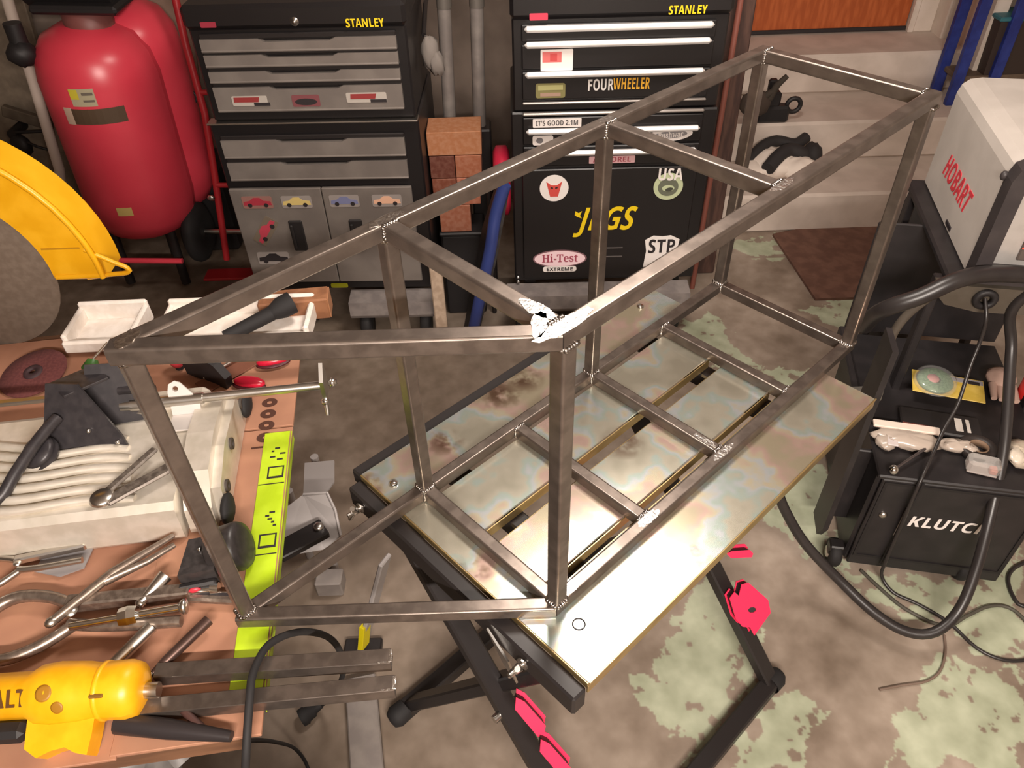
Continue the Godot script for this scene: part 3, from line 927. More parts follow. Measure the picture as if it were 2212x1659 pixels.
	# timber leaning in the corner right of the black chest
	var dark_wood := noisy(rgb(58, 38, 32), rgb(84, 58, 48), 0.1, 0.7, 0.0, 64, 0.0, Vector3(3, 0.4, 3))
	t = thing("dark_plank", "dark wooden plank standing upright beside the right tool chest", "plank", Vector3(0.0, 0, 0))
	obj("board", Sh.new().beam(Vector3(0.83, 0.0, -2.84), Vector3(0.83, 1.15, -2.90), 0.03, 0.14, 0.004), dark_wood, t)
	t = thing("red_pole", "thin reddish pole leaning beside the right tool chest", "pole", Vector3(0.0, 0, 0))
	obj("shaft", Sh.new().tube([Vector3(0.785, 0.0, -2.72), Vector3(0.825, 1.2, -2.82)], 0.011, 10), mat(rgb(128, 74, 62), 0.5), t)
	t = thing("grey_channel", "grey steel channel standing behind the right tool chest", "channel", Vector3(0.0, 0, 0))
	obj("web", Sh.new().beam(Vector3(0.775, 0.0, -3.06), Vector3(0.775, 1.45, -3.06), 0.05, 0.03, 0.003), mat(rgb(128, 124, 116), 0.5, 0.3), t)
	obj("flange", Sh.new().beam(Vector3(0.75, 0.0, -3.035), Vector3(0.75, 1.45, -3.035), 0.006, 0.05, 0.002), mat(rgb(128, 124, 116), 0.5, 0.3), t)
	# brown mat on the floor in front of the steps
	var mp := [Vector2(1.2379, -3.117), Vector2(1.2733, -2.5978), Vector2(1.5524, -2.5952), Vector2(1.8366, -2.8823), Vector2(1.8995, -3.245), Vector2(1.6747, -3.2378)]
	var mq := []
	for q in mp:
		mq.append(Vector2(q.x, -q.y))
	tag(obj("floor_mat", Sh.new().prism(Transform3D(Basis(Vector3.RIGHT, -PI / 2), Vector3(0, 0.001, 0)), mq, 0.012), noisy(rgb(96, 66, 54), rgb(112, 80, 66), 0.1, 0.9, 0.0, 65)), "flat brown mat lying on the floor below the concrete steps", "mat")
	# between the two chests
	var post := noisy(rgb(118, 110, 106), rgb(134, 126, 120), 0.1, 0.5, 0.2, 66)
	for q in [[-0.202, "left grey steel pole standing between the two tool chests"], [-0.090, "right grey steel pole standing between the two tool chests"]]:
		t = thing("steel_pole", q[1], "pole", Vector3(q[0], 0, -2.84), 0.0, "")
		obj("shaft", Sh.new().tube([Vector3(0, 0.70, 0), Vector3(0.022, 1.55, 0)], 0.024, 16), post, t)
		obj("sleeve", Sh.new().tube([Vector3(0.012, 1.12, 0), Vector3(0.022, 1.5, 0)], 0.0265, 16), mat(rgb(100, 94, 88), 0.5, 0.2), t)
		obj("socket", Sh.new().bx(Vector3(0, 0.35, 0), Vector3(0.085, 0.70, 0.10), 0.006), M.black_paint, t)
	var tb := [[-0.272, -0.080, 0.695, 0.782, rgb(166, 108, 72)], [-0.270, -0.180, 0.608, 0.693, rgb(92, 44, 30)], [-0.178, -0.084, 0.608, 0.693, rgb(150, 88, 60)], [-0.268, -0.180, 0.50, 0.606, rgb(118, 62, 42)], [-0.178, -0.094, 0.50, 0.606, rgb(164, 96, 72)], [-0.252, -0.135, 0.385, 0.498, rgb(150, 90, 66)]]
	var tl := ["wide pale timber on top of the wood stack between the tool chests", "dark square timber end at upper left of the wood stack", "lighter square timber end at upper right of the wood stack", "reddish square timber end at lower left of the wood stack", "orange-brown timber end at lower right of the wood stack", "single bottom timber end of the stack between the tool chests"]
	for i in 6:
		var q: Array = tb[i]
		var o := obj("timber_block", Sh.new().bx(Vector3((q[0] + q[1]) / 2, (q[2] + q[3]) / 2, -2.66), Vector3(q[1] - q[0] - 0.001, q[3] - q[2] - 0.001, 0.13), 0.002), noisy(q[4], (q[4] as Color).lightened(0.1), 0.03, 0.7, 0.0, 70 + i))
		tag(o, tl[i], "timber", "timbers stacked between the tool chests")
	t = thing("stack_crate", "black crate under the stack of timber ends", "crate", Vector3(-0.175, 0, -2.66))
	obj("crate_body", Sh.new().bx(Vector3(0, 0.185, 0), Vector3(0.16, 0.37, 0.14), 0.008), M.black_plastic, t)
	obj("crate_rim", Sh.new().bx(Vector3(0, 0.376, 0), Vector3(0.17, 0.016, 0.15), 0.005), M.black_plastic, t)
	t = thing("hose_reel", "red reel standing on edge beside the stack of timber ends", "reel", Vector3(-0.012, 0.585, -2.61))
	obj("rim", Sh.new().lathe(toward(Vector3(-0.03, 0, 0), Vector3.RIGHT), [Vector2(0.03, 0), Vector2(0.105, 0.0), Vector2(0.125, 0.012), Vector2(0.125, 0.048), Vector2(0.105, 0.06), Vector2(0.03, 0.06)], 24), mat(rgb(178, 34, 60), 0.35), t)
	obj("hub", Sh.new().tube([Vector3(-0.045, 0, 0), Vector3(0.032, 0, 0)], 0.035, 14), M.black_paint, t)
	obj("stand", Sh.new().bx(Vector3(-0.05, -0.293, 0), Vector3(0.018, 0.585, 0.06), 0.006), M.black_paint, t)
	# creeper leaning upright with its blue edge to the right
	t = thing("mechanic_creeper", "dark padded board with a blue edge leaning upright before the tool chests", "creeper", Vector3(-0.165, 0, -2.40))
	var up := Vector3(0.15, 0.66, -0.02)
	var lean := toward(Vector3.ZERO, up)
	obj("pad", Sh.new().prism(lean * T(Vector3(0, 0, -0.02)), [Vector2(-0.10, 0.0), Vector2(0.045, 0.0), Vector2(0.075, 0.42), Vector2(0.045, 0.70), Vector2(-0.03, 0.70), Vector2(-0.12, 0.45)], 0.03), noisy(rgb(36, 33, 34), rgb(52, 48, 47), 0.05, 0.6, 0.0, 67), t)
	obj("blue_rail", Sh.new().tube(curve([lean * Vector3(0.03, 0.0, 0.0), lean * Vector3(0.066, 0.25, 0.01), lean * Vector3(0.082, 0.46, 0.012), lean * Vector3(0.056, 0.60, 0.012), lean * Vector3(0.05, 0.71, 0.0)], 0.04), 0.022, 10), mat(rgb(48, 62, 122), 0.4), t)
	t = thing("pale_post", "pale timber standing between the grey timber and the dark board", "timber", Vector3(-0.262, 0, -2.36))
	obj("board", Sh.new().bx(Vector3(0, 0.20, 0), Vector3(0.045, 0.40, 0.03), 0.004), noisy(rgb(170, 148, 128), rgb(190, 168, 148), 0.05, 0.7, 0.0, 68), t)
	t = thing("grey_rag", "crumpled grey rag hanging between the left chest and the grey poles", "rag", Vector3(-0.2373, 1.0222, -2.68))
	obj("rag_folds", Sh.new().ball(Vector3(0, 0.0, 0), Vector3(0.032, 0.055, 0.03), 14, 0.16, 9).ball(Vector3(0.02, -0.03, 0.012), Vector3(0.026, 0.04, 0.025), 12, 0.18, 10), mat(rgb(122, 114, 108), 0.9), t)
	obj("hook", Sh.new().tube([Vector3(-0.02, 0.05, -0.03), Vector3(-0.02, 0.10, -0.20), Vector3(-0.02, 0.10, -0.86)], 0.008, 8), M.black_paint, t)
	# shelving behind the welder
	t = thing("shelf_rack", "tall blue steel shelf rack standing on the steps behind the welding machine", "shelf", Vector3(0, 0, 0))
	var blue := noisy(rgb(36, 48, 120), rgb(46, 62, 140), 0.1, 0.45, 0.2, 69)
	var r1 := Vector3(2.1652, 0.38, -3.6445)
	var r2 := Vector3(2.3353, 0.4934, -3.66)
	for q in [Vector2(r1.x, r1.z), Vector2(r2.x, r1.z), Vector2(r2.x + 0.28, r1.z), Vector2(r1.x, r1.z - 0.16), Vector2(r2.x + 0.28, r1.z - 0.16)]:
		obj("upright", Sh.new().bx(Vector3(q.x, 1.13, q.y), Vector3(0.05, 1.5, 0.03), 0.003), blue, t)
	for y in [0.50, 0.92, 1.60]:
		obj("shelf_board", Sh.new().bx(Vector3((r1.x + r2.x + 0.28) / 2, y, r1.z - 0.08), Vector3(r2.x + 0.28 - r1.x, 0.025, 0.15), 0.004), noisy(rgb(92, 76, 62), rgb(110, 92, 76), 0.2, 0.7, 0.0, 71), t)
	t = thing("brown_carton", "brown carton standing on the blue rack between its posts", "carton", Vector3((r1.x + r2.x) / 2, 0.933, r1.z - 0.08))
	obj("carton_body", Sh.new().bx(Vector3(0, 0.12, 0), Vector3(0.10, 0.24, 0.12), 0.003), noisy(rgb(110, 84, 66), rgb(126, 98, 78), 0.1, 0.8, 0.0, 72), t)
	obj("carton_tape", Sh.new().bx(Vector3(0, 0.2405, 0), Vector3(0.02, 0.001, 0.12)), mat(rgb(150, 126, 96), 0.5), t)
	t = thing("blue_jug", "bright blue plastic jug on the blue rack at the right edge", "jug", Vector3(r2.x + 0.10, 0.933, r1.z - 0.06))
	obj("jug_body", Sh.new().bx(Vector3(0.03, 0.07, 0), Vector3(0.10, 0.14, 0.10), 0.02), mat(rgb(32, 104, 176), 0.4), t)
	obj("jug_cap", Sh.new().lathe(T(Vector3(0.03, 0.14, 0)), [Vector2(0.022, 0), Vector2(0.022, 0.03), Vector2(0, 0.032)], 16), mat(rgb(60, 170, 190), 0.4), t)
	t = thing("dark_bin", "dark plastic bin on the middle shelf of the blue rack", "bin", Vector3(r2.x + 0.02, 0.5135, r1.z - 0.08))
	obj("bin_body", Sh.new().prism(Transform3D(Basis.IDENTITY, Vector3(0, 0, -0.07)), [Vector2(-0.07, 0), Vector2(0.12, 0), Vector2(0.14, 0.24), Vector2(-0.08, 0.24)], 0.14), mat(rgb(52, 40, 34), 0.6), t)
	obj("bin_lid", Sh.new().bx(Vector3(0.03, 0.25, 0), Vector3(0.24, 0.02, 0.16), 0.005), mat(rgb(52, 110, 120), 0.5), t)


func make_left_back() -> void:
	# red air tank pair
	var red := noisy(rgb(212, 62, 78), rgb(218, 68, 84), 0.3, 0.32, 0.0, 81)
	var t := thing("air_compressor", "tall red air tank with a second tank bulging out behind its right side", "compressor", Vector3(-1.545, 0, -2.97), 0.0)
	t.rotation.z = deg_to_rad(-2.5)
	var p1 := [Vector2(0, 0.225), Vector2(0.10, 0.24), Vector2(0.17, 0.28), Vector2(0.205, 0.34), Vector2(0.215, 0.41), Vector2(0.215, 0.90), Vector2(0.20, 0.98), Vector2(0.16, 1.04), Vector2(0.09, 1.075), Vector2(0, 1.085)]
	obj("tank", Sh.new().lathe(T(Vector3.ZERO), p1, 40), red, t)
	var p2 := []
	for q in p1:
		p2.append(Vector2(q.x * 0.86, q.y + 0.03))
	obj("tank", Sh.new().lathe(T(Vector3(0.075, 0, -0.16)), p2, 36), red, t)
	obj("collar", Sh.new().lathe(T(Vector3(0.02, 1.06, 0)), [Vector2(0.085, 0), Vector2(0.085, 0.06), Vector2(0.07, 0.065), Vector2(0, 0.065)], 28), mat(rgb(120, 70, 66), 0.5), t)
	obj("motor", Sh.new().tube([Vector3(-0.16, 1.22, -0.02), Vector3(0.14, 1.22, -0.02)], 0.095, 24).bx(Vector3(0.02, 1.14, 0), Vector3(0.30, 0.03, 0.2), 0.01), M.black_plastic, t)
	obj("pressure_valve", Sh.new().tube([Vector3(-0.20, 1.02, 0.10), Vector3(-0.20, 1.10, 0.10)], 0.03, 14).ball(Vector3(-0.20, 1.0, 0.11), Vector3(0.05, 0.045, 0.05), 14, 0.08, 2), M.black_plastic, t)
	obj("foot_bar", Sh.new().tube([Vector3(-0.16, 0.17, 0.16), Vector3(0.16, 0.17, 0.16)], 0.012, 8), red, t)
	for q in [Vector3(-0.12, 0, 0.10), Vector3(0.12, 0, 0.10), Vector3(0, 0, -0.14)]:
		obj("foot", Sh.new().tube([q + Vector3(0, 0.28, 0), q + Vector3(0, 0.02, 0)], 0.02, 8), M.black_paint, t)
	for q in [[-0.030, 0.055, 0.852, 0.915, rgb(176, 166, 138)], [-0.055, 0.130, 0.785, 0.842, rgb(84, 66, 50)], [-0.075, -0.045, 0.783, 0.845, rgb(196, 170, 150)], [-0.010, 0.048, 0.412, 0.448, rgb(206, 180, 110)], [-0.030, 0.0, 0.878, 0.913, rgb(206, 190, 60)], [0.012, 0.05, 0.892, 0.902, rgb(110, 100, 90)], [0.012, 0.05, 0.868, 0.876, rgb(110, 100, 90)]]:
		var rr := 0.2158 + (0.0006 if q[4] in [rgb(206, 190, 60), rgb(110, 100, 90), rgb(196, 170, 150)] else 0.0)
		var s := Sh.new()
		for i in 8:
			var a0: float = asin(lerpf(q[0], q[1], i / 8.0) / 0.2158)
			var a1: float = asin(lerpf(q[0], q[1], (i + 1) / 8.0) / 0.2158)
			var c0 := Vector3(sin(a0), 0, cos(a0))
			var c1 := Vector3(sin(a1), 0, cos(a1))
			var lo := Vector3(0, q[2], 0)
			var hi := Vector3(0, q[3], 0)
			s.quad(c0 * rr + lo, c1 * rr + lo, c1 * rr + hi, c0 * rr + hi)
			s.quad(c1 * 0.2145 + lo, c0 * 0.2145 + lo, c0 * 0.2145 + hi, c1 * 0.2145 + hi)
		obj("label_plate", s, mat(q[4], 0.5), t)
	# white upright pipe left of the tank
	t = thing("white_pipe", "white upright pipe standing left of the red air tank", "pipe", Vector3.ZERO)
	obj("shaft", Sh.new().tube([Vector3(-1.9692, 0.2261, -3.1), Vector3(-1.898, 0.4564, -3.1), Vector3(-1.8456, 0.8358, -3.1), Vector3(-1.8163, 1.0903, -3.1), Vector3(-1.7762, 1.3601, -3.1)], 0.021, 14), mat(rgb(206, 190, 178), 0.5), t)
	obj("shaft_base", Sh.new().tube([Vector3(-1.9692, 0.2261, -3.1), Vector3(Vector3(-1.9692, 0.2261, -3.1).x + 0.02, 0.0, -3.1)], 0.024, 14), mat(rgb(206, 190, 178), 0.5), t)
	t = thing("tap_valve", "black tap and wires fixed to the wall left of the red tank", "valve", Vector3(-2.1056, 0.5292, -3.3))
	obj("tap_body", Sh.new().tube([Vector3(-0.02, 0.02, -0.27), Vector3(-0.02, 0.02, 0.05)], 0.022, 10).ball(Vector3(0.0, -0.03, 0.05), Vector3(0.04, 0.05, 0.03), 12, 0.15, 3), M.black_plastic, t)
	obj("wire", Sh.new().tube([Vector3(0, 0.03, 0.05), Vector3(0.08, 0.035, 0.06), Vector3(0.16, 0.03, 0.04)], 0.007, 6), M.black_plastic, t)
	obj("wire", Sh.new().tube([Vector3(0.02, -0.01, 0.05), Vector3(0.08, -0.03, 0.07), Vector3(0.14, -0.07, 0.04)], 0.006, 6), M.black_plastic, t)
	t = thing("grey_board", "grey weathered board leaning on the wall at the far left", "board", Vector3(-2.13, 0, -3.40))
	obj("plank", Sh.new().beam(Vector3(0, 0, 0.12), Vector3(0.04, 1.2, -0.08), 0.03, 0.30, 0.004), noisy(rgb(104, 92, 78), rgb(126, 112, 96), 0.1, 0.8, 0.0, 82), t)
	obj("batten", Sh.new().beam(Vector3(-0.05, 0.62, 0.05), Vector3(0.14, 0.55, 0.06), 0.03, 0.05, 0.004), noisy(rgb(84, 72, 60), rgb(100, 88, 74), 0.1, 0.8, 0.0, 83), t)
	# brown board between tank and hand truck, on a black bin
	t = thing("brown_board", "tall brown board standing between the red tank and the hand truck", "board", Vector3.ZERO)
	obj("panel", Sh.new().beam(Vector3(-1.3737, 0.4322, -3.2), Vector3(-1.2922, 1.1508, -3.3), 0.17, 0.02, 0.003, Vector3.BACK), noisy(rgb(112, 92, 78), rgb(126, 104, 90), 0.2, 0.8, 0.0, 84), t)
	obj("wire_loop", Sh.new().tube(curve([Vector3(-1.2712, 0.8281, -3.17), Vector3(-1.2924, 0.7678, -3.16), Vector3(-1.3113, 0.7156, -3.15), Vector3(-1.2813, 0.6897, -3.15), Vector3(-1.2466, 0.723, -3.15), Vector3(-1.2738, 0.7672, -3.16), Vector3(-1.2712, 0.8281, -3.17)], 0.02), 0.005, 6), M.dark_print, t)
	obj("tag_strip", Sh.new().beam(Vector3(-1.3479, 0.6376, -3.14), Vector3(-1.3966, 0.5681, -3.12), 0.012, 0.003), mat(rgb(186, 160, 146), 0.6), t)
	var yb: Vector3 = Vector3(-1.3737, 0.4322, -3.2)
	t = thing("black_bin", "black bin under the tall brown board", "bin", Vector3(yb.x, 0, -3.24))
	obj("bin_body", Sh.new().bx(Vector3(0, yb.y / 2 - 0.01, 0), Vector3(0.24, yb.y - 0.02, 0.2), 0.015), M.black_plastic, t)
	obj("bin_rim", Sh.new().bx(Vector3(0, yb.y - 0.03, 0), Vector3(0.26, 0.03, 0.22), 0.01), M.black_plastic, t)
	# red hand truck
	t = thing("hand_truck", "red hand truck with black wheels standing left of the grey tool chest", "hand truck", Vector3.ZERO)
	var hr := mat(rgb(160, 34, 40), 0.4)
	obj("side_rail", Sh.new().tube([Vector3(-1.1599, 1.2148, -3.02), Vector3(-1.1648, 0.9894, -2.99), Vector3(-1.1548, 0.7386, -2.95), Vector3(-1.173, 0.5192, -2.92), Vector3(-1.219, 0.1198, -2.88)], 0.014, 10), hr, t)
	obj("side_rail", Sh.new().tube([Vector3(-0.8452, 1.2054, -3.02), Vector3(-0.8676, 0.98, -2.99), Vector3(-0.8915, 0.7297, -2.95), Vector3(-0.9173, 0.5101, -2.92), Vector3(-0.9798, 0.1105, -2.88)], 0.014, 10), hr, t)
	for q in [[Vector3(-1.1574, 0.8121, -2.96), Vector3(-0.8837, 0.803, -2.96)], [Vector3(-1.1814, 0.4534, -2.91), Vector3(-0.9264, 0.4442, -2.91)]]:
		obj("cross_bar", Sh.new().tube(q, 0.011, 8), hr, t)
	obj("toe_plate", Sh.new().bx(Vector3(-1.1462, 0.0937, -2.8), Vector3(0.30, 0.012, 0.08), 0.003), hr, t)
	for q in [Vector3(-1.3472, 0.2029, -2.98), Vector3(-0.922, 0.1869, -2.98)]:
		obj("wheel", Sh.new().lathe(toward(q + Vector3(-0.04, 0, 0), Vector3.RIGHT), [Vector2(0, 0.01), Vector2(0.05, 0.01), Vector2(0.09, 0.0), Vector2(0.125, 0.02), Vector2(0.132, 0.04), Vector2(0.125, 0.06), Vector2(0.09, 0.08), Vector2(0.05, 0.07), Vector2(0, 0.07)], 24), M.rubber, t)
	obj("axle", Sh.new().tube([Vector3(-1.3472, 0.2029, -2.98), Vector3(-0.922, 0.1869, -2.98)], 0.012, 8), M.zinc, t)
	obj("hitch_ring", Sh.new().ball(Vector3(-1.204, 0.4119, -2.88), Vector3(0.016, 0.014, 0.008), 10), M.zinc, t)

const BY := 0.766   # top of the cardboard on the bench


func make_bench() -> void:
	var turn := 0.117
	# bench: local x to the right, z towards the camera, origin on the floor below its near right corner
	var o := Vector3(-0.403, 0.76, -0.5178)
	var t := thing("workbench", "low wooden workbench at the left, buried under cardboard and tools", "workbench", Vector3(o.x, 0, o.z), turn)
	var wood := noisy(rgb(96, 66, 46), rgb(120, 84, 60), 0.15, 0.7, 0.0, 91, 0.0, Vector3(0.5, 3, 3))
	for i in 5:
		obj("plank", Sh.new().bx(Vector3(-0.52, 0.735, -0.11 - 0.22 * i), Vector3(1.00, 0.04, 0.216), 0.004), wood, t)
	for q in [Vector3(-0.30, 0.357, -0.10), Vector3(-0.90, 0.357, -0.10), Vector3(-0.30, 0.357, -1.0), Vector3(-0.90, 0.357, -1.0)]:
		obj("leg", Sh.new().bx(q, Vector3(0.07, 0.714, 0.07), 0.005), wood, t)
	obj("apron", Sh.new().bx(Vector3(-0.56, 0.68, -0.09), Vector3(0.66, 0.07, 0.025), 0.003), wood, t)
	# flattened cardboard
	var kraft := noisy(rgb(158, 113, 90), rgb(170, 124, 98), 0.2, 0.75, 0.0, 92)
	t = thing("cardboard_sheet", "flattened brown cardboard carton covering the workbench, with printed ovals", "cardboard", Vector3(o.x, 0.7555, o.z), turn)
	obj("sheet", Sh.new().bx(Vector3(-0.10, 0.004, -0.33), Vector3(0.22, 0.007, 0.66), 0.001), kraft, t)
	obj("sheet", Sh.new().bx(Vector3(-0.10, 0.0045, -0.88), Vector3(0.22, 0.008, 0.43), 0.001), kraft, t)
	obj("sheet", Sh.new().bx(Vector3(-0.60, 0.0035, -0.28), Vector3(0.80, 0.006, 0.57), 0.001), kraft, t)
	obj("sheet", Sh.new().bx(Vector3(-0.60, 0.003, -0.82), Vector3(0.80, 0.005, 0.50), 0.001), noisy(rgb(150, 105, 82), rgb(162, 116, 92), 0.2, 0.75, 0.0, 93), t)
	var pr := mat(rgb(74, 42, 30), 0.8)
	var mid: Vector3 = Vector3(-0.529, 0.766, -1.1968)
	var inv := Transform3D(Basis(Vector3.UP, turn), Vector3(o.x, 0.7555, o.z)).affine_inverse()
	var l: Vector3 = inv * mid
	for i in 4:
		obj("printed_oval", Sh.new().prism(Transform3D(Basis(Vector3.RIGHT, -PI / 2), Vector3(l.x, 0.0083, l.z + (i - 1.5) * 0.036)), ellipse(Vector2.ZERO, 0.017, 0.014, 18), 0.0008, ellipse(Vector2.ZERO, 0.006, 0.005, 12)), pr, t)
	for sg in [-1, 1]:
		obj("printed_bracket", Sh.new().bx(Vector3(l.x, 0.0085, l.z + sg * 0.082), Vector3(0.05, 0.0008, 0.004)), pr, t)
	# lime tape along the edge
	t = thing("lime_tape", "lime green printed tape strip along the right edge of the cardboard", "tape", Vector3(o.x, 0.7645, o.z), turn)
	var lime := noisy(rgb(168, 196, 26), rgb(184, 212, 44), 0.1, 0.4, 0.0, 94)
	obj("strip", Sh.new().bx(Vector3(-0.020, 0.0006, -0.345), Vector3(0.052, 0.0012, 0.60), 0.0003), lime, t)
	obj("strip_fold", Sh.new().bx(Vector3(0.009, -0.012, -0.345), Vector3(0.0015, 0.025, 0.60), 0.0003), lime, t)
	var g := RandomNumberGenerator.new()
	g.seed = 4
	for k in 2:
		var z0: float = [-0.36, -0.53][k]
		obj("printed_box", Sh.new().prism(Transform3D(Basis(Vector3.RIGHT, -PI / 2), Vector3(-0.016, 0.0013, z0)), rect(Vector2(-0.014, -0.016), Vector2(0.018, 0.016)), 0.0006, rect(Vector2(-0.011, -0.011), Vector2(0.015, 0.013))), M.dark_print, t)
		for i in 5:
			obj("printed_mark", Sh.new().bx(Vector3(-0.014 + g.randf_range(-0.012, 0.012), 0.0016, z0 - 0.035 - i * 0.008), Vector3(g.randf_range(0.004, 0.012), 0.0006, 0.004)), M.dark_print, t)
		obj("printed_line", Sh.new().bx(Vector3(-0.02, 0.0015, z0 + 0.03), Vector3(0.05, 0.0006, 0.002)), M.dark_print, t)
	bench_back(turn)
	bench_casting(turn)
	bench_tools(turn)


func bench_back(turn: float) -> void:
	var foam := noisy(rgb(222, 212, 202), rgb(234, 226, 218), 0.05, 0.7, 0.0, 95)
	# two white trays at the back
	for q in [[Vector3(-0.9782, 0.77, -1.5107), 0.17, "white foam tray at the back left of the bench, behind the frame's nose"], [Vector3(-0.6606, 0.77, -1.5121), 0.36, "long white foam tray at the back of the bench holding a flashlight"]]:
		var t := thing("foam_tray", q[2], "tray", Vector3(q[0].x, BY, q[0].z), 0.02)
		var w: float = q[1]
		obj("tray_floor", Sh.new().bx(Vector3(0, 0.006, 0), Vector3(w, 0.012, 0.13), 0.003), foam, t)
		obj("tray_wall", Sh.new().bx(Vector3(0, 0.03, -0.062), Vector3(w, 0.06, 0.014), 0.005), foam, t)
		obj("tray_wall", Sh.new().bx(Vector3(0, 0.018, 0.062), Vector3(w, 0.034, 0.014), 0.005), foam, t)
		for sg in [-1, 1]:
			obj("tray_wall", Sh.new().bx(Vector3(sg * (w / 2 - 0.006), 0.025, 0), Vector3(0.014, 0.048, 0.12), 0.005), foam, t)
	var a: Vector3 = Vector3(-0.5978, 0.8, -1.4918)
	var t := thing("flashlight", "black rubber flashlight leaning in the long white foam tray", "flashlight", Vector3(a.x, BY + 0.014, a.z), 0.6)
	obj("barrel", Sh.new().tube([Vector3(-0.09, 0.022, 0.0), Vector3(0.03, 0.038, 0)], [0.016, 0.018], 14), M.rubber, t)
	obj("head", Sh.new().tube([Vector3(0.03, 0.038, 0), Vector3(0.055, 0.043, 0), Vector3(0.085, 0.047, 0)], [0.018, 0.027, 0.028], 16), M.rubber, t)
	a = Vector3(-0.5326, 0.8, -1.5598)
	t = thing("timber_offcut", "brown timber offcut lying behind the long white foam tray", "timber", Vector3(a.x, BY - 0.006, a.z), 0.1)
	obj("wood", Sh.new().bx(Vector3(0, 0.03, -0.02), Vector3(0.17, 0.06, 0.06), 0.004), noisy(rgb(128, 84, 56), rgb(150, 102, 70), 0.06, 0.7, 0.0, 96), t)
	obj("sawn_end", Sh.new().bx(Vector3(0.0853, 0.03, -0.02), Vector3(0.002, 0.054, 0.054)), mat(rgb(166, 116, 82), 0.8), t)
	# abrasive disc and small things
	a = Vector3(-1.1035, 0.775, -1.3675)
	t = thing("sanding_disc", "round maroon sanding disc lying at the left end of the cardboard", "disc", Vector3(a.x, BY, a.z))
	obj("disc", Sh.new().lathe(T(Vector3(0, 0.008, 0), Vector3(0.12, 0, 0.05)), [Vector2(0.012, -0.002), Vector2(0.074, -0.002), Vector2(0.075, 0.0), Vector2(0.074, 0.002), Vector2(0.03, 0.003), Vector2(0.012, 0.002)], 40), noisy(rgb(88, 44, 44), rgb(104, 56, 54), 0.01, 0.9, 0.0, 97), t)
	obj("hub", Sh.new().lathe(T(Vector3(0, 0.0105, 0), Vector3(0.12, 0, 0.05)), [Vector2(0.022, 0), Vector2(0.02, 0.004), Vector2(0.008, 0.005), Vector2(0.008, 0)], 24), mat(rgb(54, 36, 40), 0.7), t)
	a = Vector3(-0.944, 0.8, -1.3148)
	t = thing("green_plug", "green capped screwdriver handle standing in a black socket on the bench", "screwdriver", Vector3(a.x, BY, a.z))
	obj("socket", Sh.new().lathe(T(Vector3.ZERO), [Vector2(0.0, 0), Vector2(0.018, 0), Vector2(0.02, 0.02), Vector2(0.016, 0.03), Vector2(0, 0.03)], 16), M.black_plastic, t)
	obj("handle", Sh.new().tube([Vector3(0, 0.03, 0), Vector3(0.004, 0.05, -0.012), Vector3(0.008, 0.062, -0.028)], [0.014, 0.019, 0.011], 12), mat(rgb(70, 120, 56), 0.4), t)
	obj("blade", Sh.new().tube([Vector3(0.008, 0.062, -0.028), Vector3(0.03, 0.075, -0.07)], 0.003, 8), M.zinc, t)
	for q in [[Vector3(-0.5524, 0.775, -1.3807), 0.25, "red oval reflector lens lying near the far right edge of the cardboard"], [Vector3(-0.5896, 0.78, -1.3057), -0.2, "red oval reflector lens lying just behind the long zinc rod"]]:
		t = thing("trailer_reflector", q[2], "reflector", Vector3(q[0].x, BY + 0.012, q[0].z), q[1], "")
		obj("lens", Sh.new().ball(Vector3.ZERO, Vector3(0.038, 0.013, 0.016), 18), mat(rgb(196, 26, 56), 0.3), t)
		obj("rim", Sh.new().ball(Vector3(0, -0.006, 0.004), Vector3(0.04, 0.006, 0.018), 16), mat(rgb(70, 20, 26), 0.5), t)
	a = Vector3(-0.7704, 0.78, -1.3776)
	t = thing("gear_lever", "small red-knobbed lever standing behind the casting near the frame post", "lever", Vector3(a.x, BY, a.z))
	obj("knob", Sh.new().ball(Vector3(0, 0.024, 0), Vector3(0.018, 0.02, 0.018), 14), mat(rgb(172, 50, 58), 0.4), t)
	obj("stem", Sh.new().tube([Vector3(0, 0, 0), Vector3(0, 0.012, 0)], 0.01, 10), M.black_plastic, t)
	a = Vector3(-0.6929, 0.78, -1.3491)
	t = thing("clutch_plate", "black toothed plate standing on edge behind the zinc rod", "plate", Vector3(a.x, BY, a.z), -0.5)
	obj("plate", Sh.new().prism(T(Vector3(0, 0, 0)), [Vector2(-0.05, 0), Vector2(0.07, 0), Vector2(0.075, 0.03), Vector2(0.05, 0.06), Vector2(0.02, 0.07), Vector2(0.005, 0.058), Vector2(-0.02, 0.075), Vector2(-0.06, 0.05)], 0.02), M.black_plastic, t)
	a = Vector3(-0.6647, 0.79, -1.3653)
	t = thing("steel_pin", "bright thin steel pin lying across the cardboard behind the rod", "pin", Vector3(a.x, BY + 0.005, a.z), 0.75)
	obj("shaft", Sh.new().tube([Vector3(-0.05, 0.0, 0), Vector3(0.05, 0.01, 0)], 0.0042, 8), M.bright, t)
	a = Vector3(-0.6449, 0.77, -1.3583)
	t = thing("brown_envelope", "dark brown paper strip lying under the steel pin", "paper", Vector3(a.x, BY, a.z), 0.8)
	obj("paper", Sh.new().bx(Vector3(0, 0.002, 0), Vector3(0.16, 0.003, 0.05), 0.001), mat(rgb(110, 66, 48), 0.8), t)


